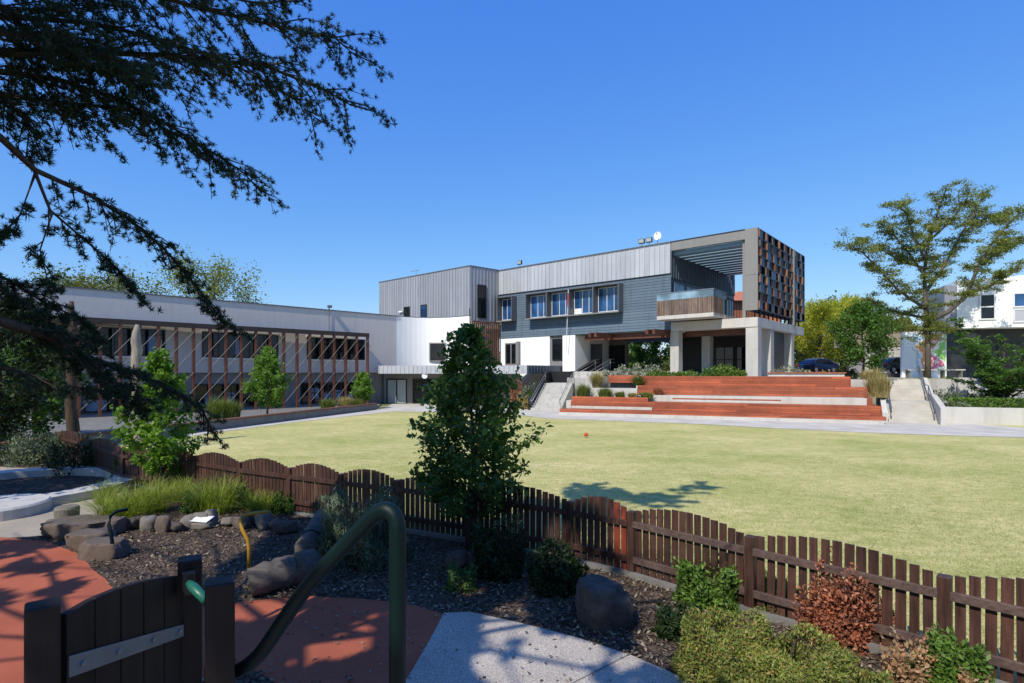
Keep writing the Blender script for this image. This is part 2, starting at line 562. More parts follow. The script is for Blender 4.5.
def limb_tree(name, label, cat, base, limbs, radii, nt_per_m, twl, nleaf, L, Wd, lm, bm, seed, flat=.35, spread=.25, skip=0.35, group=None):
    """a tree whose limbs are given as polylines"""
    rng = np.random.default_rng(seed)
    root = thing(name, label, cat, base, group)
    t = MB(); segs = []
    for pl, (ra, rb), leafy in [(l[0], r, l[1]) for l, r in zip(limbs, radii)]:
        pl = [Vector(p) for p in pl]; n = len(pl)
        t.tube(pl, [ra + (rb - ra) * i / (n - 1) for i in range(n)], 7)
        if not leafy: continue
        tot = sum((pl[i + 1] - pl[i]).length for i in range(n - 1)); acc = 0
        for i in range(n - 1):
            sl = (pl[i + 1] - pl[i]).length
            k = max(1, int(sl * nt_per_m))
            for j in range(k):
                g = (acc + sl * (j + rng.random()) / k) / tot
                if g < skip: continue
                a = pl[i].lerp(pl[i + 1], (j + rng.random()) / k)
                dr = (pl[i + 1] - pl[i]).normalized()
                e = Vector(rng.normal(size=3)); e.z *= flat; e.z += .12
                b = a + (dr * .6 + e.normalized()).normalized() * twl * rng.uniform(.5, 1.2)
                m = a.lerp(b, .5) + Vector((0, 0, .06 * twl))
                t.tube([a, m, b], [rb * .8, rb * .5, rb * .25], 4, cap=False)
                segs.append((m, b))
                for q in range(2):
                    e2 = Vector(rng.normal(size=3)); e2.z *= flat
                    b2 = m + e2.normalized() * twl * .45
                    t.tube([m, b2], [rb * .35, rb * .15], 3, cap=False)
                    segs.append((m, b2))
            acc += sl
    A = np.array([list(s[0]) for s in segs]); B = np.array([list(s[1]) for s in segs])
    wts = rng.uniform(.2, 1.6, len(segs)); wts /= wts.sum()
    idx = rng.choice(len(segs), nleaf, p=wts)
    f = rng.uniform(.2, 1.1, (nleaf, 1))
    C = A[idx] * (1 - f) + B[idx] * f + rng.normal(size=(nleaf, 3)) * np.array([1, 1, flat]) * spread
    V, Fc = leaves(C, L, Wd, rng, up=1.2)
    t.build('trunk', bm, root, smooth=True)
    npmesh('crown', V, Fc, lm, root)
    return root


def dome_points(rng, n, c, r, shell=.55, lump=.18, hemi=True):
    D = nrm(rng.normal(size=(n, 3)))
    if hemi: D[:, 2] = np.abs(D[:, 2]) * 1.0 - .08
    zz = np.clip(np.abs(D[:, 2]), 0, 1); xy = D[:, :2] / np.maximum(np.linalg.norm(D[:, :2], axis=1, keepdims=True), 1e-6)
    D = np.concatenate([xy * ((1 - zz ** 2.7) ** (1 / 2.7))[:, None], D[:, 2:]], 1)
    ph = rng.uniform(0, 6.28, 9)
    k = 1 + lump * (np.sin(D[:, 0] * 5 + ph[0]) * np.sin(D[:, 1] * 5 + ph[1]) + .7 * np.sin(D[:, 2] * 7 + ph[2] + D[:, 0] * 4) + .5 * np.sin(D[:, 1] * 11 + ph[3]) * np.sin(D[:, 0] * 12 + ph[4]))
    rad = (shell + (1 - shell) * rng.random(n) ** .5) * k
    return np.array(c) + D * rad[:, None] * np.array(r), D


def shrub(name, label, cat, c, r, n, L, Wd, lm, seed, upright=.4, group=None, lump=.18, shell=.5, hemi=True, core=True):
    """c centre of the base, r radii; leaves pointing out, twigs inside"""
    rng = np.random.default_rng(seed)
    root = thing(name, label, cat, c, group)
    C, D = dome_points(rng, n, c, r, shell, lump, hemi)
    ax = D + np.array([0, 0, upright])
    V, Fc = leaves(C, L, Wd, rng, up=.25, axis=ax, droop=0)
    t = MB()
    for i in range(14):
        d = D[i] * np.array(r) * .8
        p = Vector(c)
        t.tube([p, p + Vector(d) * .5 + Vector((0, 0, r[2] * .1)), p + Vector(d)], [max(.006, r[0] * .03), max(.004, r[0] * .02), .003], 4, cap=False)
    t.build('stem', M['bark'], root)
    npmesh('foliage', V, Fc, lm, root)
    return root


def blades(C, H, lean, Wd, rng, n):
    """arching blades: 3 quads each, C base points"""
    az = rng.uniform(0, 2 * math.pi, n)
    h = H * rng.uniform(.55, 1.1, n); le = lean * rng.uniform(.15, 1.15, n)
    d = np.stack([np.cos(az), np.sin(az), np.zeros(n)], 1)
    sd = np.stack([-np.sin(az), np.cos(az), np.zeros(n)], 1)
    rows = []
    for f, wv in ((0, 1), (.45, .9), (.8, .6), (1, .08)):
        z = h * (f - .28 * f ** 3 * (le / max(1e-6, lean)))
        P = C + d * (le * f ** 1.8)[:, None] + np.array([0, 0, 1]) * z[:, None]
        rows.append(P - sd * Wd * wv / 2); rows.append(P + sd * Wd * wv / 2)
    V = np.stack(rows, 1)
    Fb = np.array([[0, 1, 3, 2], [2, 3, 5, 4], [4, 5, 7, 6]])
    Fc = (np.arange(n)[:, None, None] * 8 + Fb[None]).reshape(-1, 4)
    return V.reshape(-1, 3), Fc


def tussock(name, label, c, rad, H, n, lm, seed, lean=None, wd=.008, cat='ornamental grass', group=None):
    rng = np.random.default_rng(seed)
    c = np.array(c, dtype=float)
    a = rng.uniform(0, 6.283, n); q = np.sqrt(rng.random(n)) * rad
    C = np.stack([np.cos(a) * q, np.sin(a) * q, np.zeros(n)], 1) + c
    V, Fc = blades(C, H, lean or H * .7, wd, rng, n)
    o = npmesh(name, V - c, Fc, lm)
    o.location = tuple(c)
    return tag(o, label, cat, group)


def rock(name, label, c, r, mat, seed, cat='rock', flat=0.0, group=None, sub=4, rz=0):
    bm = bmesh.new()
    bmesh.ops.create_icosphere(bm, subdivisions=sub, radius=1)
    off = Vector((seed * 3.1, seed * 1.7, seed * .9))
    for v in bm.verts:
        p = v.co.copy()
        k = 1 + .34 * noise.noise(p * 1.1 + off) + .2 * noise.noise(p * 2.6 + off) + .09 * noise.noise(p * 6 + off) + .04 * noise.noise(p * 14 + off)
        p *= k
        p = Vector((max(-.86, min(.86, p.x)), max(-.86, min(.86, p.y)), max(-.7, min(.75 - flat, p.z))))
        v.co = Vector((p.x * r[0], p.y * r[1], p.z * r[2]))
    me = bpy.data.meshes.new(name); bm.to_mesh(me); bm.free()
    me.materials.append(mat)
    me.polygons.foreach_set('use_smooth', [True] * len(me.polygons))
    o = link(bpy.data.objects.new(name, me))
    o.location = c; o.rotation_euler = (0, 0, rz)
    return tag(o, label, cat, group)


def window(fr, parent, a0, a1, z0, z1, out=.03, fm=None, gm=None, mull=(), trans=(), fw=.06, label=None):
    """frame with its pane under it; the pane stands behind the frame face"""
    m = MB()
    b0, b1 = out - .02, out + .05
    fr.box(m, a0, a1, b0, b1, z0, z0 + fw); fr.box(m, a0, a1, b0, b1, z1 - fw, z1)
    fr.box(m, a0, a0 + fw, b0, b1, z0 + fw, z1 - fw); fr.box(m, a1 - fw, a1, b0, b1, z0 + fw, z1 - fw)
    for q in mull:
        x = a0 + (a1 - a0) * q
        fr.box(m, x - fw / 2, x + fw / 2, b0, b1 - .004, z0 + fw, z1 - fw)
    for q in trans:
        z = z0 + (z1 - z0) * q
        fr.box(m, a0 + fw, a1 - fw, b0, b1 - .008, z - fw / 2, z + fw / 2)
    w = m.build('window', fm or M['charcoal'], parent, label=label)
    g = MB(); fr.box(g, a0 + fw * .5, a1 - fw * .5, out - .015, out + .012, z0 + fw * .5, z1 - fw * .5)
    p = g.build('pane', gm or M['glass'], None)
    p.parent = w; p.matrix_parent_inverse = w.matrix_parent_inverse.inverted() if False else Matrix.Identity(4)
    return w


def struct(name, mb, mat, smooth=False):
    return tag(mb.build(name, mat, None, smooth), kind='structure')


exec_parts = []
# ==================================================================== WORLD, SUN, CAMERA
EL = R(47)
SH = Vector((-.56, -.828)).normalized()
SUN = Vector((SH.x * math.cos(EL), SH.y * math.cos(EL), math.sin(EL)))
w = bpy.data.worlds.new('World'); sc.world = w; w.use_nodes = True
nt = w.node_tree; bg = nt.nodes['Background']
sky = nt.nodes.new('ShaderNodeTexSky'); sky.sky_type = 'NISHITA'; sky.sun_disc = False
sky.sun_elevation = EL; sky.sun_rotation = math.atan2(SH.x, SH.y) % (2 * math.pi)
sky.air_density = 1.0; sky.dust_density = .3; sky.ozone_density = 2.2; sky.altitude = 100
sp_ = nt.nodes.new('ShaderNodeSeparateColor'); cb_ = nt.nodes.new('ShaderNodeCombineColor')
nt.links.new(sky.outputs[0], sp_.inputs[0])
for i, (d0, t0, g0) in enumerate(((.061, .037, 1.12), (.114, .166, .78), (.262, .74, .28))):   # deepen the blue of the clear sky
    a_ = nt.nodes.new('ShaderNodeMath'); a_.operation = 'POWER'; b_ = nt.nodes.new('ShaderNodeMath'); b_.operation = 'MULTIPLY'
    nt.links.new(sp_.outputs[i], a_.inputs[0]); a_.inputs[1].default_value = g0
    nt.links.new(a_.outputs[0], b_.inputs[0]); b_.inputs[1].default_value = t0 / .12 * (.12 / d0) ** g0
    nt.links.new(b_.outputs[0], cb_.inputs[i])
nt.links.new(cb_.outputs[0], bg.inputs[0]); bg.inputs[1].default_value = .12
sl = bpy.data.lights.new('sun', 'SUN'); sl.energy = 5.0; sl.angle = R(.53); sl.color = (1, .93, .80)
so = link(bpy.data.objects.new('sun', sl)); so.rotation_euler = (-SUN).to_track_quat('-Z', 'Y').to_euler(); so.location = (0, 0, 40)
cam = bpy.data.cameras.new('camera'); co = link(bpy.data.objects.new('camera', cam)); sc.camera = co
co.location = (0, 0, CZ); co.rotation_euler = (R(90), 0, 0)
cam.sensor_width = 36; cam.lens = 36 * F / 1024; cam.shift_y = (HZ - 341.5) / 1024; cam.clip_start = .05; cam.clip_end = 2000
sc.view_settings.view_transform = 'Standard'; sc.view_settings.look = 'None'; sc.view_settings.exposure = 0

# ==================================================================== GROUND
m = MB(); m.sheet([(-700, -300), (700, -300), (700, 900), (-700, 900)], -.02); struct('ground', m, M['scrub'])
m = MB(); m.sheet([(-30, 6), (60, 2), (60, 34), (20, 37), (-5, 52), (-20, 44), (-32, 30)], -.012); struct('lawn', m, M['lawn'])

FP = [(-15.6, 19.2), (-12.85, 17.1), (-10.35, 14.95), (-9.0, 14.35), (-7.8, 13.8), (-6.2, 12.8), (-4.77, 12.04), (-3.45, 11.35),
      (-2.18, 10.7), (-.64, 9.92), (.95, 8.95), (1.78, 8.3), (3.0, 7.04), (4.38, 5.67), (5.7, 4.35)]
m = MB(); m.sheet([(-40, 24), (-24, 20)] + [(x, y - .02) for x, y in FP] + [(7.5, 2.5), (8, -12), (-40, -12)], -.006); struct('garden_bed', m, M['mulch'])


def gpoly(px):
    return [tuple(W(x, y)[:2]) for x, y in px]


def jag(poly, step=.14, amp=.035):      # worn, uneven border
    out = []
    for (x, y), (x2, y2) in zip(poly, poly[1:] + poly[:1]):
        d = math.hypot(x2 - x, y2 - y); k = max(1, min(60, int(d / step)))
        for i in range(k):
            px_, py_ = x + (x2 - x) * i / k, y + (y2 - y) * i / k
            q = Vector((px_ * 2.2, py_ * 2.2, 1.3))
            out.append((px_ + amp * noise.noise(q), py_ + amp * noise.noise(q + Vector((9, 4, 2)))))
    return out


m = MB()
m.sheet(jag(gpoly([(-160, 700), (-160, 545), (-40, 539), (0, 537), (45, 541), (75, 552), (98, 572), (118, 592), (160, 606), (215, 606), (238, 602), (300, 596), (360, 598), (410, 604), (444, 614), (430, 640), (404, 683), (395, 720), (330, 720), (260, 672), (230, 665), (180, 690), (150, 730), (-160, 800)])), -.001)
struct('rubber_paving', m, M['rubber'])
m = MB()
m.sheet(gpoly([(404, 684), (430, 640), (444, 613), (470, 612), (520, 623), (575, 637), (630, 655), (668, 671), (700, 688), (735, 715), (800, 780), (380, 780), (395, 720)]), .004)
struct('garden_path', m, M['exposed'])
m = MB()
ja, jb = W(560, 690), W(633, 653)
jn = Vector((-(jb - ja).y, (jb - ja).x, 0)).normalized() * .008
m.add([ja + jn, ja - jn, jb - jn, jb + jn], [(0, 1, 2, 3)]); m.v = [(x, y, .008) for x, y, z in m.v]
struct('path_joint', m, M['conc_d'])
# circular paved court on the left
m = MB(); m.sheet(gpoly([(-160, 540), (-160, 470), (-20, 466), (80, 470), (125, 480), (118, 500), (90, 522), (40, 536), (0, 538)]), -.002); struct('paved_court', m, M['paving'])

# perimeter path round the lawn
m = MB()
m.sheet([tuple(p) for p in gpoly([(549, 418.5), (700, 424), (800, 429.5), (900, 434), (1024, 437.5), (1200, 443), (1200, 431), (1024, 427.5), (940, 421), (890, 420), (752, 416), (560, 411), (545, 404), (512, 404), (440, 403.5), (392, 404), (385, 408), (372, 410.5), (300, 419), (200, 432), (130, 444), (130, 447), (200, 434.5), (300, 421.5), (392, 411.5), (500, 412.5)])], .0)
struct('perimeter_path', m, M['path'])

# upper ground behind the terraces
E0 = Vector((3.35, 39.1)); e = Vector((.931, -.364)).normalized(); nb = Vector((.364, .931)).normalized()
TF = Fr(E0, e, nb)
m = MB()
m.prism([TF.p(-1.2, 8.5), TF.p(3.0, 4.6), TF.p(19.4, 4.6), TF.p(19.6, 7.2), (28.2, 40.1), (31, 39.2), (41, 33.5), (80, 28), (160, 60), (120, 150), (-20, 150), (2, 66)], -.5, 2.5)
struct('upper_ground', m, M['conc'])
m = MB()
m.sheet([(29.0, 41.0), (33, 39.6), (60, 34), (62, 43), (38, 47.5), (30.5, 48)], 2.512); struct('upper_lawn', m, M['lawn'])
m = MB()
m.prism([(24, 52), (60, 49), (160, 60), (130, 140), (15, 140), (14, 75)], 2.45, 2.9); struct('car_park', m, plain('asphalt', (.06, .06, .062), .9, .2, 2, .3, 60))

exec_parts.append(1)
# ==================================================================== LEFT WING
u = Vector((-.743, .669)).normalized(); v = Vector((.65, .76)).normalized()
A = Vector((-30.5, 34.3)); vw = Vector((.683, .732)).normalized(); nw = Vector((.732, -.683)).normalized()
WF = Fr(A, vw, nw)
Cc = Vector((-8.25, 58.15)); LW = (Cc - A).dot(vw)


def s_of(px):                          # distance along the wing wall for an image column
    k = (px - 512) / F
    return (-A.x + A.y * k) / (vw.x - vw.y * k)


wing = thing('classroom_wing', 'long two storey pale rendered classroom wing with rows of red timber posts', 'school building', (A.x, A.y, 0))
S0 = LW - 4.5
m = MB()
WF.box(m, -1, S0, -9, 0, 2.95, 8.45)
# window recesses are shallow: panes sit on the wall face inside deep frames
m.build('upper_wall', M['render'], wing)
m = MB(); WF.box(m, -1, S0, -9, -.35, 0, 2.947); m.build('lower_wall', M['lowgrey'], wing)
m = MB(); WF.box(m, -1.05, S0 + .3, -.25, .07, 8.452, 8.53); m.build('parapet_cap', M['boxgrey'], wing)
# curved corner and the white wall
F0 = Cc - vw * 4.5; mu = -u; F1 = Cc + mu * 4.5; P470 = Vector((-4.08, 54.4))
cur = []
for i in range(15):
    t = i / 14
    cur.append(F0 * (1 - t) ** 2 + Cc * 2 * t * (1 - t) + F1 * t * t)
cur.append(P470 + mu * .0)
m = MB()


def wallstrip(m, pts, z0, z1, th=.3, mi=0):
    n = len(pts)
    nn = []
    for i in range(n):
        d = (pts[min(i + 1, n - 1)] - pts[max(0, i - 1)]).normalized()
        nn.append(Vector((-d.y, d.x)))
    for i in range(n - 1):
        q = [pts[i], pts[i + 1], pts[i + 1] + nn[i + 1] * th, pts[i] + nn[i] * th]
        m.hexa([(p.x, p.y, z0) for p in q] + [(p.x, p.y, z1) for p in q], mi)


wallstrip(m, cur, 2.95, 8.45); cw = m.build('curved_wall', M['white'], wing)
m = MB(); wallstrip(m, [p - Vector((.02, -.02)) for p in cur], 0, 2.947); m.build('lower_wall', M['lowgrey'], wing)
m = MB(); wallstrip(m, [p - nw * -.0 for p in cur], 8.452, 8.53, .36); m.build('parapet_cap', M['boxgrey'], wing)
# roof sheet behind parapet
m = MB(); m.sheet([WF.p(S0, -1), WF.p(LW + 3, -1), WF.p(LW + 3, -9), WF.p(S0, -9)], 8.2); m.build('roof', M['metal2'], wing)
# windows
for (p0, p1, mu_, tr) in ((58, 165, (.25, .5, .75), ()), (202, 278, (.2, .4, .6, .8), ()), (306.7, 364.5, (.2, .4, .6, .8), ())):
    a0, a1 = s_of(p0), s_of(p1)
    window(WF, wing, a0, a1, 4.1, 6.02, .03, M['charcoal'], M['glass'], mu_, tr, .08)
    q = MB(); WF.box(q, a0 - .06, a1 + .06, .0, .13, 3.98, 4.095); WF.box(q, a0 - .06, a1 + .06, .0, .1, 6.025, 6.12); q.build('sill', M['wframe'], wing)
    window(Fr(WF.p(0, -.35), vw, nw), wing, a0 - .4, a1 + .3, .25, 2.1, .03, M['charcoal'], M['glass'], mu_, (.5,), .08)
# a few reflections of blinds: blue panels stand in for them on two windows
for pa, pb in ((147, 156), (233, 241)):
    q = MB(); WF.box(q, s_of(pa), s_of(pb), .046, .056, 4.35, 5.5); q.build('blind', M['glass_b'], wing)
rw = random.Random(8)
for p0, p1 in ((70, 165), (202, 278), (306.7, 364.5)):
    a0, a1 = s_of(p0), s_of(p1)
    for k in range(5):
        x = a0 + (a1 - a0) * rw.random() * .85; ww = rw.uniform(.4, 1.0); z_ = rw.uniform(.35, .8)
        q = MB(); WF.box(q, x, x + ww, -.35 + .043, -.35 + .05 + .001 * k, z_, z_ + rw.uniform(.5, .95)); q.build('blind', M['blindgrey'], wing)  # pale panels standing in for bluish reflections on the lower panes
# timber post screen
PB = 1.4
posts = [WF.o + vw * 0]
pa = s_of_beam = None
o2 = Vector((-27.64, 35.3)); o1 = Vector((-13.06, 50.65)); bd = (o1 - o2).normalized(); bn = Vector((bd.y, -bd.x))
BF = Fr(o2, bd, bn)
BL = (o1 - o2).length
pw = wood('pergola_posts', (.185, .07, .04), .55, .5, 2, .2, .6)
m = MB(); BF.box(m, -6.6, BL + .12, -.12, .12, 6.16, 6.5); m.build('post_beam', plain('dark_beam', (.045, .03, .025), .6, .2, 2, .1, 30), wing)
m = MB(); BF.box(m, -6.6, BL + .1, -1.4, -.125, 6.32, 6.42); m.build('eave', M['charcoal'], wing)
npst = 26
for i in range(npst):
    a = BL - 1.1 * i
    q = MB(); BF.box(q, a - .09, a + .09, -.11, .11, .0, 6.158)
    q.build('post', pw, wing, bevel=.01)
    if i < npst - 2:
        for z0_, z1_ in ((3.3, 5.9), (.5, 3.0)):
            c = MB(); c.tube([BF.p(a - 2.2, .1, z0_), BF.p(a, .13, z1_)], .017, 4)
            c.build('brace_rod', M['rod'], wing)
# entrance canopy with ribbed fascia
c1 = Vector((-12.2, 51.2)); c2 = Vector((1.29, 48.0)); cd = (c2 - c1).normalized(); cn = Vector((cd.y, -cd.x))
CF = Fr(c1, cd, cn); CL = (c2 - c1).length
m = MB()
m.prism([tuple(c1), tuple(c2), tuple(c2 + v * 7.0), (-4.9, 54.9), (-8.4, 56.2), (-11.2, 54.5)], 2.95, 3.5)
m.build('canopy', M['conc_d'], wing)
m = MB(); CF.box(m, 0, CL, .0, .04, 2.85, 3.58)
k = int(CL / .42)
for i in range(k):
    CF.box(m, i * .42 + .03, i * .42 + .075, .04, .085, 2.86, 3.57)
m.build('canopy_fascia', M['metal'], wing)
CR = Fr(c2, v, Vector((v.y, -v.x)))
m = MB(); CR.box(m, 0, 6.8, .0, .04, 2.85, 3.58)
for i in range(16): CR.box(m, i * .42 + .1, i * .42 + .145, .04, .085, 2.86, 3.57)
m.build('canopy_fascia', M['slate'], wing)
CLt = Fr(c1, Vector((.1, 1)).normalized(), (-1, .1))
m = MB(); CLt.box(m, 0, 3.2, 0, .05, 2.85, 3.58); m.build('canopy_fascia', M['slate'], wing)
# doors under the canopy, on a wall of their own
dwf = Fr((-12.0, 53.6), (cd.x, cd.y), (cn.x, cn.y))
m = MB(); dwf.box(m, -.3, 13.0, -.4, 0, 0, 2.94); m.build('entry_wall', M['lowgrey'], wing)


def d_of(px):
    k = (px - 512) / F
    return (-dwf.o.x + dwf.o.y * k) / (dwf.d.x - dwf.d.y * k)


for pa, pb, mm in ((387, 407, (.5,)), (413, 455, (.25, .5, .75)), (462, 500, (.33, .66))):
    a0, a1 = d_of(pa), d_of(pb)
    m = MB()
    dwf.box(m, a0, a1, 0, .08, 2.25, 2.35); dwf.box(m, a0, a0 + .09, 0, .08, .02, 2.25); dwf.box(m, a1 - .09, a1, 0, .08, .02, 2.25)
    for q in mm: dwf.box(m, a0 + (a1 - a0) * q - .05, a0 + (a1 - a0) * q + .05, 0, .076, .02, 2.25)
    d = m.build('door', M['black'], wing)
    g = MB(); dwf.box(g, a0 + .05, a1 - .05, .005, .03, .03, 2.25)
    p = g.build('pane', plain('frosted_pane', (.38, .42, .44), .15, .15, .8, 0, 20) if pa == 387 else M['glass'], None); p.parent = d
# white wall window, round sign
wl = Fr(P470, (u.x, u.y), (-v.x, -v.y))
def on_curve(px):
    for p, q in zip(cur[:-1], cur[1:]):
        a_, b_ = 512 + F * p.x / p.y, 512 + F * q.x / q.y
        if a_ <= px <= b_: return p.lerp(q, (px - a_) / (b_ - a_))
    return cur[-1]


w0, w1 = on_curve(429.5), on_curve(446); wdir = (w1 - w0).normalized()
wd = Fr(w0, wdir, (wdir.y, -wdir.x))
window(wd, wing, 0, (w1 - w0).length, 4.05, 5.95, .05, M['taupe'], M['glass'], (), (), .1)
m = MB(); kx = WY(426, 377, 51.0)
m.tube([(kx.x, 50.2, 2.66), (kx.x, 50.3, 2.66)], .26, 16); m.build('wall_lamp', M['wframe'], wing)

# ==================================================================== MAIN BUILDING
P671 = Vector((12.62, 44.44)); P758 = Vector((17.57, 40.0))
MF = Fr(P671, (u.x, u.y), (-v.x, -v.y))          # a runs left along the facade, b comes out of it
P500t = 18.7
main = thing('main_building', 'three storey blue and zinc clad school building with open timber screened corner', 'school building', (P671.x, P671.y, 0))


def t_of(px, b=0.0):
    k = (px - 512) / F
    o = MF.o + MF.n * b
    return (o.x - o.y * k) / (-MF.d.x + MF.d.y * k)


DEP = 14.5
m = MB(); MF.box(m, .12, P500t, -DEP, -.06, 6.42, 13.2); m.build('storey_core', M['slate'], main)
# weatherboards
m = MB()
nb_ = 19; hb = (10.78 - 6.4) / nb_
for i in range(nb_):
    z = 6.4 + i * hb
    q = [MF.p(0, -.06), MF.p(P500t, -.06)]
    b_lo, b_hi = .035, .012
    pts = [MF.p(0, -.06, z), MF.p(P500t, -.06, z), MF.p(P500t, b_lo, z), MF.p(0, b_lo, z),
           MF.p(0, -.06, z + hb - .012), MF.p(P500t, -.06, z + hb - .012), MF.p(P500t, b_hi, z + hb - .012), MF.p(0, b_hi, z + hb - .012)]
    m.hexa(pts)
m.build('weatherboard_cladding', M['blue'], main)
# ribbed zinc parapet


def ribbed(fr, name, a0, a1, z0, z1, mat, parent, sp=.42, b=.0, th=.12, rng=random.Random(3)):
    m = MB()
    n = int((a1 - a0) / sp)
    for i in range(n + 1):
        if min(a1, a0 + (i + 1) * sp) > a0 + i * sp + .01: fr.box(m, a0 + i * sp, min(a1, a0 + (i + 1) * sp) - .004, b - th, b, z0, z1)
    for i in range(n + 1):
        x = a0 + i * sp
        if x + .05 < a1: fr.box(m, x, x + .045, b, b + .05, z0 + .005, z1 - .005)
    return m.build(name, mat, parent)


ribbed(MF, 'zinc_parapet', 0, P500t, 10.84, 13.25, M['metal'], main, .45, .12, .16)
m = MB(); MF.box(m, -.03, P500t, -.1, .2, 13.252, 13.34); m.build('parapet_cap', M['boxgrey'], main)
m = MB(); MF.box(m, 0, P500t, .0, .1, 10.785, 10.838); m.build('drip_flashing', M['charcoal'], main)
m = MB(); m.sheet([MF.p(.2, -.2), MF.p(P500t, -.2), MF.p(P500t, -DEP), MF.p(.2, -DEP)], 13.22); m.build('roof', M['metal2'], main)


def window_box(a0, a1, n):
    bx = MB(); b1 = .84
    MF.box(bx, a0, a1, .04, b1, 10.38, 10.46); MF.box(bx, a0, a1, .04, b1, 8.03, 8.11)
    MF.box(bx, a0, a0 + .08, .04, b1 - .003, 8.11, 10.38); MF.box(bx, a1 - .08, a1, .04, b1 - .003, 8.11, 10.38)
    o = bx.build('window_box', M['boxgrey'], main)
    for i in range(1, n):
        a = a0 + (a1 - a0) * i / n
        f = MB(); MF.box(f, a - .05, a + .05, .04, b1 - .006, 8.112, 10.378)
        ff = f.build('fin', M['boxgrey'], None); ff.parent = o
    lip = MB(); MF.box(lip, a0 - .02, a1 + .02, b1 + .001, b1 + .03, 8.0, 8.09); l2 = lip.build('lip', M['taupe'], None); l2.parent = o
    for i in range(n):
        x0 = a0 + (a1 - a0) * i / n + .1; x1 = a0 + (a1 - a0) * (i + 1) / n - .1
        window(MF, main, x0, x1, 8.2, 10.3, .07, M['wframe'], M['glass_b'], (.32, .62), (), .05)
        if i % 3 != 1: continue
        bl = MB(); MF.box(bl, x0 + (x1 - x0) * .66, x1 - .06, .083, .09, 8.25, 8.7); bl.build('blind', M['wframe'], main)


window_box(4.3, 14.55, 4); window_box(16.3, 18.3, 1)
# left zinc block
LF = Fr(P470, (u.x, u.y), (-v.x, -v.y)); LBL = 15.1
P500 = Vector(MF.p(P500t, 0))
rd = (P500 - P470); RL = rd.length; rd = rd.normalized()
m = MB(); LF.box(m, .1, LBL, -9, -.13, 8.0, 13.2); m.build('zinc_block', M['slate'], main)
ribbed(LF, 'zinc_cladding', 0, LBL, 8.54, 13.3, M['metal2'], main, .42, 0, .12)
RF = Fr(P470, rd, (rd.y, -rd.x))
ribbed(RF, 'zinc_cladding', .1, RL + .1, 8.1, 13.295, M['metal2'], main, .42, 0, .12)
m = MB(); LF.box(m, -.04, LBL + .02, -.2, .06, 13.302, 13.38); RF.box(m, .06, RL, -.2, .06, 13.305, 13.376); m.build('parapet_cap', M['boxgrey'], main)


def l_of(px):
    k = (px - 512) / F
    return (LF.o.x - LF.o.y * k) / (-LF.d.x + LF.d.y * k)


for pa, pb in ((404.5, 410), (421, 427)):
    window(LF, main, l_of(pb), l_of(pa), 8.2, 10.1, .05, M['black'], M['glass_b'] if pa > 410 else M['glass'], (), (), .07)
m = MB(); LF.box(m, l_of(404), l_of(400), .05, .25, 9.55, 9.7); m.build('wall_lamp', M['wframe'], main)
window(RF, main, .9, 2.0, 8.3, 11.6, .05, M['black'], M['glass'], (), (.6,), .07)
# lower return and slatted screen beside the white wall
m = MB(); RF.box(m, .1, RL - .06, -.3, -.02, 0, 8.09); m.build('return_wall', M['white'], main)
m = MB()
for i in range(14): RF.box(m, .1 + i * .26, .1 + i * .26 + .09, .12, .26, 3.6, 8.0)
RF.box(m, .1, RL - .1, .262, .3, 7.86, 8.0)
m.build('slat_screen', M['pergola'], main)
# ground storey of the facade: white wall, recess, pillar
twp0, twp1 = t_of(575), t_of(562.5)
m = MB(); MF.box(m, t_of(549.5), P500t - .05, -.5, -.02, 0, 6.38); m.build('ground_wall', M['white'], main)
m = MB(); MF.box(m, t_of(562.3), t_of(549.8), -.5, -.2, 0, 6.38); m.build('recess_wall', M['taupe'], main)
m = MB(); MF.box(m, twp0, twp1, -6.25, -.015, 0, 6.38); m.build('pillar', M['white'], main)
window(Fr(MF.p(0, -.2), MF.d, MF.n), main, t_of(561.5), t_of(551.5), 4.1, 6.1, .05, M['black'], M['glass'], (), (), .09)
wj = window(MF, main, t_of(517.5), t_of(505.5), 3.7, 5.9, .03, M['taupe'], M['glass'], (.5,), (), .12)
m = MB(); MF.box(m, t_of(520.5), t_of(517.6), .0, .3, 3.6, 6.0); m.build('window_reveal', M['taupe'], main)
# recess behind the entrance
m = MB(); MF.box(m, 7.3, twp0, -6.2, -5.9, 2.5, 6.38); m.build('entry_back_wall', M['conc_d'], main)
m = MB(); MF.box(m, 7.5, 9.2, -5.898, -5.8, 3.1, 5.6); d = m.build('door', M['black'], main)
g = MB(); MF.box(g, 7.6, 9.1, -5.799, -5.78, 3.2, 5.45); p = g.build('pane', M['glass'], None); p.parent = d
m = MB(); MF.box(m, 7.9, 9.1, -2.4, -2.3, 3.1, 5.6); m.build('door', M['black'], main)
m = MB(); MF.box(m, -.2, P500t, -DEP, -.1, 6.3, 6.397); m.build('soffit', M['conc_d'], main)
# portal frame and screened corner
PL = (P758 - P671).length
m = MB(); MF.box(m, -PL + .9, 0, -.35, .02, 12.62, 13.28); m.build('portal_beam', M['taupe'], main)
m = MB(); MF.box(m, -PL + .9, .02, -.36, .05, 13.282, 13.36); m.build('parapet_cap', M['charcoal'], main)
m = MB(); MF.box(m, -PL, -PL + .9, -.05, .03, 7.45, 9.98); MF.box(m, -PL, -PL + .9, -.05, .03, 10.0, 13.34); m.build('end_panel', M['taupe'], main)
m = MB(); MF.box(m, -PL + .92, -PL + 1.15, -.5, -.2, 6.93, 12.6); m.build('portal_post', M['taupe'], main)
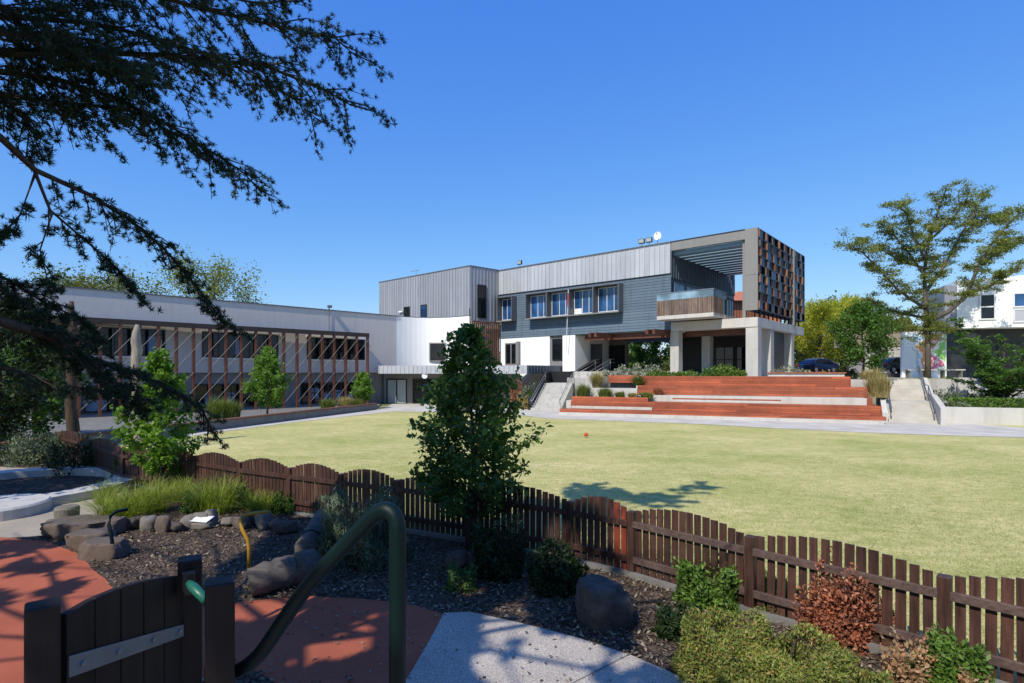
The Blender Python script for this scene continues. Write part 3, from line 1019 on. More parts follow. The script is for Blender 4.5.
# return wall of the open corner
VF = Fr(P671, (v.x, v.y), (-u.x, -u.y))          # a back, b to the right
ribbed(VF, 'zinc_cladding', .0, DEP, 10.5, 13.2, M['slate'], main, .45, .0, .1)
m = MB(); VF.box(m, .1, DEP, -.3, -.06, 6.9, 10.49); m.build('glazed_wall', M['blue_dark'], main)
for i in range(6):
    window(Fr(VF.p(0, -.06), VF.d, VF.n), main, .6 + i * 2.3, 2.7 + i * 2.3, 7.2, 10.2, .05, M['blue'], M['glass_b'], (.5,), (), .07)
for i in range(11):
    m = MB(); a = .4 + i * 1.1
    MF.box(m, -PL + .9, -.02, -a - .80, -a, 12.30, 12.62); m.build('louvre_blade', M['louvre'], main)
m = MB(); MF.box(m, -PL + .9, -.02, -13.4, -13.1, 12.4, 13.2); m.build('portal_beam', M['slate'], main)
# slab, deck
m = MB(); MF.box(m, -PL, 0, -12.9, .05, 6.24, 6.93); m.build('floor_slab', M['conc_l'], main, bevel=.02)
# screen
SF = Fr(P758, (v.x, v.y), (-u.x, -u.y))
rows, cols = 9, 8
SD = 13.2
z0s, z1s = 7.5, 13.3; ch = (z1s - z0s) / rows; cw_ = SD / cols
m = MB()
for r in range(rows + 1): SF.box(m, 0, SD, -.5, .0, z0s + r * ch - .035, z0s + r * ch + .035)
for c in range(cols + 1): SF.box(m, c * cw_ - .03, c * cw_ + .03, -.5, -.006, z0s, z1s)
scr = m.build('screen_grid', M['black'], main)
rg = random.Random(5)
finm = [wood('brown_fin_%d' % i, c_, .6, .5, 2) for i, c_ in enumerate(((.24, .095, .045), (.13, .06, .035), (.28, .14, .075), (.12, .11, .105)))]
for r in range(rows):
    for c in range(cols):
        off = ((r * 3) % 4) * .22
        x0, x1 = c * cw_ + .035, (c + 1) * cw_ - .035; a, b = z0s + r * ch + .04, z0s + (r + 1) * ch - .04
        xf = x0 + .08 + off * .8
        m = MB(); SF.box(m, xf, xf + .05, -.45, rg.choice((.0, .05, .1)), a, b)
        o = m.build('timber_fin', rg.choice(finm), None); o.parent = scr
        xa = xf + .06; xb = min(x1, xa + rg.choice((.7, .9, 1.1)))
        m = MB(); SF.box(m, xa, xb, -.06, -.03, a, b)
        o = m.build('infill_panel', M['screen_blue'] if rg.random() < .36 else M['screen_dark'], None); o.parent = scr
m = MB(); SF.box(m, 9.3, 9.6, -.3, .1, 6.94, 13.3); m.build('screen_post', M['taupe'], main)
m = MB()
for i in range(12): SF.box(m, .4 + i * 1.1, .5 + i * 1.1, -.4, -.3, 6.93, 7.46)
m.build('screen_bracket', M['black'], main)
m = MB(); SF.box(m, 0.05, SD, -.9, -.52, 7.46, 13.26)
m.build('screen_backing', M['black'], main)
# columns
for (a0, a1, s0, s1) in ((-PL, -PL + .86, -.85, -.0), (-.62, .1, -.8, -.05)):
    m = MB(); MF.box(m, a0, a1, s0, s1, 1.5, 6.236); m.build('column', M['conc'], main, bevel=.02)
for s in (3.6, 9.35):
    m = MB(); SF.box(m, s - .42, s + .42, -.85, -.03, 1.5, 6.236); m.build('column', M['conc'], main, bevel=.02)
m = MB(); MF.box(m, -1.5, -.8, -5, -4.2, 1.5, 6.236); m.build('column', M['conc'], main, bevel=.02)
# dark back wall of the undercroft with glazed bays
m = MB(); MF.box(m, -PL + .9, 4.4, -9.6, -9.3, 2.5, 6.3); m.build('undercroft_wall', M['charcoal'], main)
UF = Fr(MF.p(0, -9.3), MF.d, MF.n)
for i in range(3): window(UF, main, -PL + 1.1 + i * 1.9, -PL + 2.8 + i * 1.9, 2.7, 5.3, .05, M['black'], M['glass'], (.5,), (.55,), .08)
m = MB(); SF.box(m, 5.2, 8.4, -.6, -.45, 2.5, 6.23); m.build('undercroft_screen', M['charcoal'], main)
# balcony
bL = Vector((11.2, 43.3)); bR = Vector((14.5, 40.3)); BFm = Fr(bL, (bR - bL), (-v.x, -v.y)); BLm = (bR - bL).length
balc = MB(); balc.prism([tuple(bL), tuple(bR), tuple(bR + v * 5), tuple(bL + v * 1.4)], 7.02, 7.3)
balc.build('balcony_floor', M['conc_l'], main)
m = MB()
n = int(BLm / .135)
for i in range(n): BFm.box(m, i * .135, i * .135 + .10, -.04, -.01, 7.12, 8.46)
VB = Fr(bR, (v.x, v.y), (-u.x, -u.y))
for i in range(15): VB.box(m, .03 + i * .135, .03 + i * .135 + .10, -.03, 0, 7.12, 8.46)
VL = Fr(bL, (v.x, v.y), (u.x, u.y))
for i in range(12): VL.box(m, .03 + i * .105, .03 + i * .105 + .09, -.03, 0, 7.12, 8.46)
bal = m.build('balustrade', M['slatwood'], main)
m = MB(); BFm.box(m, 0, BLm, -.02, .0, 8.47, 8.98); VB.box(m, .02, 3, -.02, 0, 8.47, 8.98); p = m.build('glass_panel', M['glass_c'], None); p.parent = bal
m = MB(); BFm.box(m, -.02, BLm + .02, -.05, .03, 8.985, 9.04); VB.box(m, .05, 3, -.05, .03, 8.985, 9.04)
for i in range(4): BFm.box(m, i * (BLm - .06) / 3, i * (BLm - .06) / 3 + .06, -.08, -.042, 7.3, 8.984)
p = m.build('rail', M['steel'], None); p.parent = bal
# black deck railing behind
m = MB()
RB = Fr(MF.p(-PL + 1.2, -.6), (-MF.d.x, -MF.d.y), (1, 0))
V2 = Fr(bR + v * 2.6, (v.x, v.y), (-u.x, -u.y))
for i in range(30): V2.box(m, i * .36, i * .36 + .05, -.03, .02, 6.94, 8.5)
V2.box(m, 0, 11, -.04, .03, 8.5, 8.58)
m.build('deck_railing', M['black'], main)
# red brown entrance beams
m = MB(); VA = Fr((6.5, 46.9), (v.x, v.y), (-u.x, -u.y)); VA.box(m, 0, 6.2, -.12, .12, 5.92, 6.29); VA.box(m, 0, 6.2, .45, .69, 5.92, 6.29); m.build('entry_beam', M['beamwood'], main)
m = MB(); VA = Fr((10.4, 43.2), (v.x, v.y), (-u.x, -u.y)); VA.box(m, 0, 6.2, -.12, .12, 5.92, 6.29); VA.box(m, 0, 6.2, .45, .69, 5.92, 6.29); m.build('entry_beam', M['beamwood'], main)
m = MB(); MF.box(m, .3, twp0 - .8, -.6, -.4, 5.8, 6.29); m.build('entry_beam', M['beamwood'], main)
m = MB(); MF.box(m, -PL + .9, -.7, -1.4, -1.1, 5.8, 6.22); m.build('entry_beam', M['beamwood'], main)
# entry floor
m = MB(); m.prism([MF.p(9.2, -13), MF.p(-.2, -13), MF.p(-.2, .2), MF.p(5.5, 1.2), MF.p(9.15, 1.0)], 2.4, 3.05); struct('entry_floor', m, M['conc'])


# roof fittings: each stands on the parapet
def floodlight(c, lab, rz=0):
    t = thing('floodlight', lab, 'floodlight', c)
    x, y, z = c
    m = MB(); m.tube([(x, y, z), (x, y, z + .22)], .03, 6); m.box((x, y, z + .03), (.2, .2, .04)); m.build('bracket', M['steel'], t)
    m = MB(); m.box((x, y, z + .42), (.52, .2, .40), rz); m.build('housing', M['black'], t, bevel=.03)
    m = MB(); q = Vector((math.sin(rz), -math.cos(rz))) * .11; m.box((x + q.x, y + q.y, z + .42), (.42, .02, .3), rz); m.build('lens', M['lamp'], t)


for tt, lab in ((t_of(642), 'left one of the two black floodlights beside the white dish on the roof edge'), (t_of(649.5), 'black floodlight on the roof edge right next to the white dish')):
    q = MF.p(tt, .05); floodlight((q[0], q[1], 13.34), lab, R(-35))
q = MF.p(t_of(520), .05); floodlight((q[0], q[1], 13.34), 'lone floodlight on the zinc parapet near the left zinc block', R(-35))
q = MF.p(t_of(652.5), -.9)
t = thing('satellite_dish', 'round white satellite dish on the roof edge above the balcony', 'dish', (q[0], q[1], 13.34))
m = MB(); m.tube([(q[0], q[1], 13.2), (q[0], q[1], 14.15)], .035, 6); m.build('mast', M['steel'], t)
m = MB(); cc = Vector((q[0], q[1], 14.2)); ax = Vector((-.35, -.85, .25)).normalized()
a_ = ax.cross(Vector((0, 0, 1))).normalized(); b_ = ax.cross(a_)
rings = []
vs = []; fs = []
for j in range(5):
    rr = .38 * j / 4
    for i in range(20):
        w_ = i / 20 * 6.2832
        vs.append(cc + ax * (rr * rr * .5) + (a_ * math.cos(w_) * .8 + b_ * math.sin(w_)) * rr)
for j in range(4):
    for i in range(20): fs.append((j * 20 + i, j * 20 + (i + 1) % 20, (j + 1) * 20 + (i + 1) % 20, (j + 1) * 20 + i))
m.add(vs, fs); m.build('reflector', M['wframe'], t, smooth=True)
m = MB(); m.tube([cc - b_ * .1, cc + ax * .5], .015, 5); m.box(tuple(cc + ax * .52), (.08, .08, .08)); m.build('feed_arm', M['steel'], t)
q = LF.p(l_of(414), -.3)
m = MB(); m.tube([(q[0], q[1], 13.38), (q[0], q[1], 13.95)], .03, 5); m.tube([(q[0] - .55, q[1] + .1, 13.85), (q[0] + .35, q[1] - .1, 14.0)], .025, 5)
for i in range(4): m.tube([(q[0] - .5 + i * .25, q[1] - .2, 13.87 + i * .04), (q[0] - .5 + i * .25, q[1] + .3, 13.87 + i * .04)], .015, 4)
tag(m.build('aerial', M['steel']), 'thin metal aerial on top of the left zinc clad block', 'aerial')
q = WF.p(s_of(329), .02); m = MB()
m.tube([(q[0], q[1], 8.53), (q[0], q[1], 8.75)], .05, 6); m.box((q[0] + .1, q[1] - .15, 8.78), (.35, .35, .2), .6); m.tube([(q[0] + .03, q[1] - .03, 8.5), (q[0] + .03, q[1] - .03, 6.55)], .025, 5)
tag(m.build('security_camera', M['boxgrey']), 'small dark security camera fixed on top of the long wing wall', 'camera')
# flagpole with furled red flag
f0 = Vector(MF.p(t_of(568.5), .35) + (5.0,)); f1 = Vector(MF.p(t_of(574), .9) + (10.4,))
t = thing('flagpole', 'thin white leaning flagpole with a furled red flag before the blue wall', 'flagpole', f0)
m = MB(); m.tube([f0, f1], .035, 6); m.build('pole', M['wframe'], t)
m = MB()
pts = [f0.lerp(f1, .70 + .24 * i / 6) + Vector((.03 * math.sin(i * 2), -.06, 0)) for i in range(7)]
m.tube(pts, [.02, .05, .07, .06, .07, .05, .02], 7); m.build('flag', M['red'], t, smooth=True)
exec_parts.append(2)
# neighbour with terracotta wall seen through the open corner
t = thing('terracotta_house', 'terracotta coloured wall and roof seen through the open corner of the building', 'house', (30, 75, 2.9))
m = MB(); m.box((31, 77.5, 7.5), (9, 8, 9.5), -.1); m.build('wall', M['terracotta'], t)
m = MB(); m.add([(26, 73, 12.3), (36, 72, 12.3), (36.5, 82, 12.3), (27, 83, 12.3), (31.5, 77.5, 14.2)], [(0, 1, 4), (1, 2, 4), (2, 3, 4), (3, 0, 4), (3, 2, 1, 0)]); m.build('roof', M['terracotta'], t)

# ==================================================================== TERRACES
ter = thing('terraced_seating', 'red stained timber and concrete terraced seating steps at the far edge of the lawn', 'seating terrace', (E0.x, E0.y, 0))
tw = wood('terrace_boards', (.40, .108, .052), .62, .55, 0, .25, .6)
rtb = random.Random(17)


def boards(a0, a1, b, z0, z1, parent=None, mat=None, d=.9, name='timber_riser', top=True, nb=4):
    m = MB(); h = (z1 - z0) / nb
    for i in range(nb):
        x = a0
        while x < a1 - .05:
            x2 = min(a1, x + rtb.uniform(1.6, 4.2)); x2 = a1 if a1 - x2 < .5 else x2
            TF.box(m, x, x2 - .006, b + rtb.uniform(0, .006), b + .04, z0 + i * h + .006, z0 + (i + 1) * h - .006); x = x2
    if top:
        k = max(1, int(d / .14)); wv = d / k
        for i in range(k): TF.box(m, a0, a1, b + .042 + i * wv, b + .042 + (i + 1) * wv - .008, z1 - .035, z1 + .003)
    return m.build(name, mat or tw, ter)


def cbox(a0, a1, b0, b1, z0, z1, name='concrete_step', mat=None):
    m = MB(); TF.box(m, a0, a1, b0, b1, z0, z1); return m.build(name, mat or M['conc_l'], ter, bevel=.01)


cbox(-.1, 19.3, 0, 1.0, -.1, .2)
boards(-.05, 19.35, .04, .2, .42, d=.78, nb=2)
cbox(.2, 19.0, .88, 2.0, .2, .97)
boards(.55, 19.3, .83, .43, .98, d=.98, nb=4)
cbox(.62, 6.2, .70, .826, .435, .62)
boards(.6, 5.9, 1.0, .985, 1.28, d=.1, top=False, nb=2, name='planter_front')
cbox(5.6, 18.8, 1.86, 2.9, .5, 1.40)
cbox(7.6, 14.0, 1.55, 1.85, .985, 1.06)
boards(7.4, 14.1, 1.85, 1.14, 1.24, d=.1, top=False, nb=1)
cbox(4.8, 18.6, 2.9, 4.0, .5, 2.03)
boards(4.9, 18.95, 2.84, 1.41, 2.04, d=1.0, nb=4)
cbox(4.6, 18.2, 3.9, 5.4, 1.0, 2.66)
boards(4.75, 18.25, 3.84, 2.05, 2.70, d=.9, nb=4)
# right hand wrap round end
for (b0, b1, z0, z1, a_) in ((.0, .82, .2, .42, 19.36), (.83, 2.83, .43, .98, 19.32), (2.84, 3.84, .98, 2.04, 18.97), (3.85, 5.4, 1.6, 2.69, 18.27)):
    m = MB(); n = 4; h = (z1 - z0) / n
    for i in range(n): TF.box(m, a_, a_ + .04, b0 + .01, b1, z0 + i * h + .004, z0 + (i + 1) * h - .004)
    m.build('timber_return', tw, ter)
m = MB()
TF.box(m, 18.3, 19.3, 2.9, 5.2, .9, 1.38); m.build('timber_return', tw, ter)
# left planters
cbox(1.2, 5.0, 2.1, 2.4, .9, 1.85, 'planter_wall')
cbox(1.0, 4.6, 2.4, 3.6, .9, 1.75, 'planter_wall', M['conc_d'])
boards(2.6, 4.7, 3.9, 2.2, 2.75, d=.3, nb=3, name='planter_front')
cbox(1.6, 4.7, 4.25, 6.5, 1.6, 2.5, 'planter_wall', M['conc_d'])
m = MB(); TF.box(m, .62, 5.8, 1.05, 2.05, .985, 1.2); m.build('planter_soil', M['mulch'], ter)
# low pale wall on the plaza above
t = thing('plaza_wall', 'low pale concrete wall with red timber cap on the plaza right of the columns', 'wall', TF.p(14.6, 6, 2.5))
m = MB(); TF.box(m, 13.6, 18.4, 6.6, 7.0, 2.4, 2.9); m.build('wall', M['conc_l'], t)
m = MB(); TF.box(m, 13.5, 18.5, 6.5, 7.1, 2.903, 2.98); m.build('cap', tw, t)

# ==================================================================== LEFT STAIRS
stp = thing('entrance_staircase', 'concrete staircase with black side panels left of the timber terraces', 'staircase', (2.6, 44, 0))
sd = Vector((.33, .94)).normalized(); sn = Vector((.94, -.33)).normalized()
S1 = Fr((1.45, 44.4), sd, sn)
m = MB(); n = 12
for i in range(n): S1.box(m, i * .34, (i + 1) * .34 if i < n - 1 else n * .34 + 2.2, 0, 2.5, -.1, (i + 1) * 2.05 / n)
m.build('lower_flight', M['conc'], stp)
m = MB(); m.prism([S1.p(n * .34 + .3, 2.45), S1.p(n * .34 + 2.2, 2.45), S1.p(n * .34 + 2.2, 3.1), S1.p(n * .34 + .3, 3.1)], 0, 2.045); m.build('landing', M['conc'], stp)
d2 = Vector((.84, .54)).normalized(); n2 = Vector((.54, -.84)).normalized()
S2 = Fr(S1.p(n * .34 + 1.9, 2.2), d2, n2)
m = MB()
for i in range(6): S2.box(m, i * .36 + .3, (i + 1) * .36 + .3 if i < 5 else 3.6, -.2, 1.9, .5, 2.05 + (i + 1) * 1.0 / 6)
m.build('upper_flight', M['conc'], stp)


def slab_wall(fr, b0, b1, pts, name, mat, parent):
    """vertical slab with profile pts [(a,zlow,zhigh)]"""
    m = MB()
    for (a, l, h), (a2, l2, h2) in zip(pts[:-1], pts[1:]):
        q = [fr.p(a, b0, l), fr.p(a2, b0, l2), fr.p(a2, b1, l2), fr.p(a, b1, l), fr.p(a, b0, h), fr.p(a2, b0, h2), fr.p(a2, b1, h2), fr.p(a, b1, h)]
        m.hexa(q)
    return m.build(name, mat, parent)


slab_wall(S1, -.12, -.02, [(-.2, -.1, .75), (.0, -.1, .85), (4.1, 1.6, 3.05), (6.3, 1.9, 3.05)], 'side_panel', M['black'], stp)
BW = Fr(S1.p(6.25, -.1), (sn.x, sn.y), (sd.x, sd.y)); slab_wall(BW, 0, .1, [(0, 1.6, 3.05), (2.4, 1.6, 3.05)], 'side_panel', M['black'], stp)
slab_wall(S2, -.34, -.22, [(-.2, 1.6, 3.06), (.3, 1.9, 3.1), (2.5, 2.9, 4.2), (3.4, 2.9, 4.25)], 'side_panel', M['black'], stp)
for fr, bb, pts in ((S1, .1, [(-.35, .55), (-.3, .82), (.1, .95), (4.0, 2.9), (4.35, 2.95)]), (S1, 2.45, [(-.3, .5), (-.25, .85), (.1, .95), (4.0, 2.9), (4.35, 2.95)]), (S2, -.1, [(-.1, 2.7), (.0, 3.0), (.3, 3.1), (2.5, 4.1), (3.0, 4.15)]), (S2, 1.85, [(-.1, 2.7), (.0, 3.0), (.3, 3.1), (2.5, 4.1), (3.0, 4.15)])):
    m = MB(); P = [fr.p(a, bb, z) for a, z in pts]
    m.tube(P, .028, 6)
    for a, z in (pts[2], pts[3]): m.tube([fr.p(a, bb, z - .95), fr.p(a, bb, z)], .02, 5)
    P2 = [(x, y, z - .3) for x, y, z in P[2:]]; m.tube(P2, .02, 5)
    m.build('handrail', M['steel'], stp, smooth=True)

# ==================================================================== RIGHT STAIRS
rst = thing('garden_staircase', 'pale concrete garden steps with steel handrails right of the timber terraces', 'staircase', (22.5, 32.6, 0))
rd_ = Vector((.5, .87)).normalized(); rn = Vector((.87, -.5)).normalized()
RS = Fr((22.6, 33.6), rd_, rn)
m = MB(); z = 0; a = 0
for i in range(7): RS.box(m, a, a + .36, 0, 2.35, -.1, z + .17); a += .36; z += .17
RS.box(m, a, a + 1.5, 0, 2.35, -.1, z); a += 1.5
for i in range(7): RS.box(m, a, a + .36, 0, 2.35, -.1, min(2.5, z + .187)); a += .36; z += .187
RS.box(m, a, a + 2, 0, 2.35, -.1, 2.505)
m.build('steps', M['path'], rst)
for bb in (-.32, 2.38):
    slab_wall(RS, bb, bb + .28, [(-.1, -.1, .55), (2.6, -.1, 1.7), (4.0, -.1, 1.75), (6.7, -.1, 2.85), (8, -.1, 2.9)] if bb < 0 else [(-.9, -.1, .95), (2.6, -.1, 1.6), (4.0, -.1, 1.6), (6.7, -.1, 2.6), (8, -.1, 2.62)], 'side_wall', M['conc_l'], rst)
for bb in (.12, 2.22):
    m = MB(); P = [(-.3, .6), (-.25, .95), (.2, 1.05), (2.5, 2.15), (4.0, 2.2), (6.6, 3.4), (7.2, 3.45)]
    PP = [RS.p(a_, bb, z_) for a_, z_ in P]
    m.tube(PP, .03, 6)
    for a_, z_ in (P[2], P[3], P[4], P[5], P[6]): m.tube([RS.p(a_, bb, z_ - .95), RS.p(a_, bb, z_)], .022, 5)
    m.tube([(x, y, z_ - .35) for x, y, z_ in PP[2:]], .02, 5)
    m.build('handrail', M['steel'], rst, smooth=True)

# right planter: front wall, hedge, soil, back wall
PW = Fr((25.5, 32.9), (.93, -.37), (-.37, -.93))
t = thing('planter_wall', 'pale concrete planter wall holding the clipped hedge at the right edge', 'planter', (25.5, 32.9, 0))
m = MB(); PW.box(m, -.3, 22, -.3, 0, -.1, .95); m.build('front_wall', M['conc_l'], t, bevel=.01)
m = MB(); m.prism([PW.p(-.3, -.31), PW.p(22, -.31), PW.p(22, -7), PW.p(2.5, -7)], -.1, .86); m.build('soil', M['mulch'], t)
m = MB(); PW.box(m, 2.7, 24, -7.3, -7, -.1, 2.62); m.build('back_wall', M['conc_l'], t)
m = MB()
rng = np.random.default_rng(21)
for (a0, a1, lab) in ((.3, 4.3, 'low clipped green hedge on the planter wall, nearest the steps'), (4.5, 6.2, 'short middle block of clipped green hedge on the planter wall'), (6.4, 12, 'long clipped green hedge running out of the right edge of the frame')):
    n = int((a1 - a0) * 900)
    q = rng.random((n, 3)); face = rng.random(n)
    q[face < .45, 2] = 1 - .1 * rng.random((face < .45).sum()) ** 2
    s2 = face >= .45; q[s2, 1] = .1 * rng.random(s2.sum()) ** 2
    C = np.zeros((n, 3))
    A_ = a0 + q[:, 0] * (a1 - a0); B_ = -.35 - q[:, 1] * .9
    C[:, 0] = PW.o.x + PW.d.x * A_ + PW.n.x * B_; C[:, 1] = PW.o.y + PW.d.y * A_ + PW.n.y * B_
    C[:, 2] = .86 + q[:, 2] * .55 + rng.normal(size=n) * .035
    V, Fc = leaves(C, .13, .08, rng)
    tag(npmesh('hedge', V, Fc, M['l_box']), lab, 'hedge', 'clipped hedge blocks on the planter wall')
exec_parts.append(3)
# ==================================================================== RIGHT BACKGROUND
t = thing('white_building', 'white two storey building with square black windows behind the tree on the right', 'building', (40, 50, 2.5))
GF = Fr((39.9, 50.2), (.93, -.36), (-.36, -.93))
m = MB()
for (a0, a1, za, zb) in ((0, 18, 11.2, 11.9),):
    q0 = [GF.p(a0, 0, 6.9), GF.p(a1, 0, 6.9), GF.p(a1, -10, 6.9), GF.p(a0, -10, 6.9), GF.p(a0, 0, za), GF.p(a1, 0, zb), GF.p(a1, -10, zb), GF.p(a0, -10, za)]
    m.hexa(q0)
m.build('upper_wall', M['white'], t)
m = MB(); q0 = [GF.p(-.75, -.6, 7.2), GF.p(-.01, -.02, 6.9), GF.p(-.01, -8, 6.9), GF.p(-.3, -8, 7.2), GF.p(-.75, -.6, 10.9), GF.p(-.01, -.02, 10.75), GF.p(-.01, -8, 10.75), GF.p(-.3, -8, 10.9)]
m.hexa(q0); m.build('side_wall', M['metal2'], t)
m = MB(); GF.box(m, -.6, 18, -9, -2, 2.4, 6.895); m.build('lower_wall', M['charcoal'], t)


def g_of(px):
    k = (px - 512) / F
    return (-GF.o.x + GF.o.y * k) / (GF.d.x - GF.d.y * k)


window(GF, t, g_of(979), g_of(995.5), 7.6, 9.9, .05, M['wframe'], M['glass'], (), (.5,), .12)
window(GF, t, g_of(1012.5), g_of(1040), 8.6, 9.9, .05, M['wframe'], M['glass_b'], (.5,), (), .12)
window(GF, t, g_of(1012.5), g_of(1040), 7.3, 8.5, .05, M['wframe'], M['metal'], (.5,), (), .12)
g2 = Fr(GF.p(0, -2), GF.d, GF.n)
for i in range(4): window(g2, t, 1 + i * 2.6, 3.2 + i * 2.6, 2.6, 5.6, .05, M['black'], M['glass'], (.5,), (), .1)
# mural
mw = Fr((WY(902, 350, 50).x, 50), (.98, -.2), (-.2, -.98))
t = thing('mural_wall', 'wall painted with a bright abstract mural behind the spreading tree', 'wall', (35, 50, 2.5))
m = MB(); mw.box(m, 0, 3.5, -.3, 0, 2.5, 6.55); m.build('wall', M['white'], t)
m = MB(); mw.box(m, .1, 2.1, 0, .03, 4.9, 6.5); mw.box(m, 1.2, 3.4, 0.035, .06, 3.0, 6.4); m.build('painting', M['mural'], t)
m = MB(); mw.box(m, 3.6, 6.2, -1.0, -.7, 2.5, 6.4); m.build('dark_bay', M['charcoal'], t)
t = thing('shed', 'low white walled shed with flat tan roof beyond the car park', 'shed', (39, 61, 2.9))
qx = WY(872, 350, 62)
m = MB(); m.box((qx.x + 2.2, 63, 4.3), (6.5, 3, 2.9), -.1); m.build('wall', M['conc_l'], t)
m = MB(); m.box((qx.x + 2.6, 64, 6.9), (8.5, 5, 2.1), -.1); m.build('roof', plain('tan_roof', (.33, .27, .2), .8, .2, 2, .1, 20), t)
m = MB(); m.box((qx.x + .8, 61.45, 4.4), (1.1, .1, 2.2), -.1); m.build('door', M['taupe'], t)
t = thing('long_bench', 'long low pale bench in front of the mural', 'bench', WY(934, 374, 44))
m = MB(); b0 = WY(905, 369, 44); b1 = WY(963, 369, 44)
m.box(((b0.x + b1.x) / 2, 44, 3.17), (b1.x - b0.x, .5, .09)); m.build('seat', M['conc_l'], t)
for f in (.05, .35, .65, .95):
    m = MB(); m.box((b0.x + (b1.x - b0.x) * f, 44, 2.82), (.1, .4, .61)); m.build('leg', M['conc_d'], t)
t = thing('timber_bench', 'short orange timber bench beside the dark car on the right', 'bench', WY(898, 366, 55))
c = WY(899, 366, 56)
m = MB(); m.box((c.x, 56, 3.4), (2.3, .5, .1)); m.build('seat', M['terrace'], t)
m = MB(); m.box((c.x, 56.3, 3.85), (2.3, .08, .7)); m.build('backrest', M['terrace'], t)
for sx in (-1, 1):
    m = MB(); m.box((c.x + sx, 56, 3.12), (.1, .45, .46)); m.build('leg', M['steel'], t)


def car(lab, c, rz, paint):
    t = thing('parked_car', lab, 'car', c, 'cars parked in the upper car park', rz)
    inv = []
    prof = [(-2.1, .35), (-2.15, .75), (-2.0, 1.0), (-1.55, 1.08), (-.9, 1.45), (.5, 1.5), (1.0, 1.38), (1.75, 1.0), (2.05, .85), (2.1, .35)]

    def loft(m, prof, wl, wt, zs=.95):
        n = len(prof); vs = []
        for s in (-1, 1):
            for x, z in prof:
                w_ = wl if z <= zs else wl + (wt - wl) * (z - zs) / .55
                vs.append((x, s * w_, z))
        fs = [tuple(range(n)), tuple(range(2 * n - 1, n - 1, -1))]
        for i in range(n): fs.append((i, (i + 1) % n, n + (i + 1) % n, n + i))
        m.add(vs, fs)
    m = MB(); loft(m, prof, .86, .64); b = m.build('body', paint, None, bevel=.05); b.parent = t
    m = MB()
    for s in (-1, 1):
        g = [(-1.35, 1.02), (-.8, 1.38), (.45, 1.42), (1.0, 1.3), (1.35, 1.04)]
        vs = [(x, s * (.868 + (.645 - .86) * max(0, z - .95) / .55), z) for x, z in g]
        m.add(vs, [tuple(range(5))])
    vs = [(-1.58, -.75, 1.09), (-1.58, .75, 1.09), (-.95, .62, 1.44), (-.95, -.62, 1.44)]; m.add(vs, [(0, 1, 2, 3)])
    vs = [(1.78, -.72, 1.02), (1.78, .72, 1.02), (1.06, .6, 1.38), (1.06, -.6, 1.38)]; m.add(vs, [(3, 2, 1, 0)])
    o = m.build('window_glass', M['glass'], None); o.parent = t
    for x in (-1.32, 1.3):
        for s in (-1, 1):
            m = MB(); m.tube([(x, s * .72, .32), (x, s * .9, .32)], .32, 16); wv = m.build('wheel', M['tyre'], None); wv.parent = t
            m = MB(); m.tube([(x, s * .89, .32), (x, s * .915, .32)], .21, 10); r_ = m.build('rim', M['alloy'], None); r_.parent = wv
    for s in (-1, 1):
        m = MB(); m.box((-2.05, s * .62, .8), (.16, .34, .16)); o = m.build('headlight', M['lamp'], None); o.parent = t
        m = MB(); m.box((2.04, s * .66, .82), (.12, .26, .16)); o = m.build('tail_light', M['taillamp'], None); o.parent = t
    return t


c = WY(817, 372, 58); car('dark blue hatchback parked just right of the screened building corner', (c.x, 58, 2.9), R(-155), M['carblue'])
c = WY(896, 372, 53); car('black car parked right of the small round tree', (c.x, 53, 2.9), R(-165), M['carblack'])


# ==================================================================== TREES BEYOND
def egg(w, k=.45):                     # profile with widest point at k
    return lambda q: w * max(.12, math.sin(math.pi * min(1, (q + .12) / (1.12)) ** (math.log(.5) / math.log((k + .12) / 1.12))))


def base_at(px, Y, z):
    return ((px - 512) / F * Y, Y, z)


far = 'trees behind the school buildings'
grow_tree('yellow_tree', 'yellow green tree directly right of the screened building corner', 'tree', base_at(822, 78, 2.9), 10.5, .18, egg(4.2), 36, 8, 17000, .27, .17, M['l_yellow'], M['bark_g'], .25, seed=31, group=far)
grow_tree('yellow_tree', 'taller golden tree behind the small round tree', 'tree', base_at(848, 86, 2.9), 13.0, .18, egg(3.6), 36, 8, 15000, .27, .17, M['l_yellow'], M['bark_g'], .25, seed=32, group=far)
grow_tree('green_tree', 'distant green tree showing a little above the yellow trees', 'tree', base_at(834, 110, 2.9), 14.5, .15, egg(6.5), 30, 6, 5000, .6, .4, M['l_olive'], M['bark_g'], .3, seed=33, group=far)
grow_tree('green_tree', 'dark distant tree between the golden tree and the spreading tree', 'tree', base_at(884, 100, 2.9), 10, .1, egg(6), 30, 6, 5000, .6, .4, M['l_olive'], M['bark_g'], .3, seed=34, group=far)
grow_tree('hedge_tree', 'dark leafy tree seen through the entrance passage left of the column', 'tree', base_at(652, 70, 2.5), 9, .04, egg(3.0), 30, 7, 8000, .3, .2, M['l_round'], M['bark_g'], .16, seed=35, group=far)
grow_tree('hedge_tree', 'pale leafy tree seen through the entrance passage beside the pillar', 'tree', base_at(628, 76, 2.5), 9, .04, egg(2.8), 30, 7, 8000, .3, .2, M['l_wing'], M['bark_g'], .16, seed=36, group=far)
grow_tree('olive_tree', 'olive brown treetop above the wing roof at far left', 'tree', base_at(88, 62, 0), 14.2, .3, egg(6.2), 36, 8, 16000, .3, .18, M['l_olive'], M['bark_g'], .3, seed=37, group=far)
grow_tree('olive_tree', 'loose airy treetop above the middle of the wing roof', 'tree', base_at(212, 68, 0), 16.5, .35, egg(6.0), 32, 8, 10000, .28, .17, M['l_gum'], M['bark_g'], .3, up=.6, seed=38, group=far)
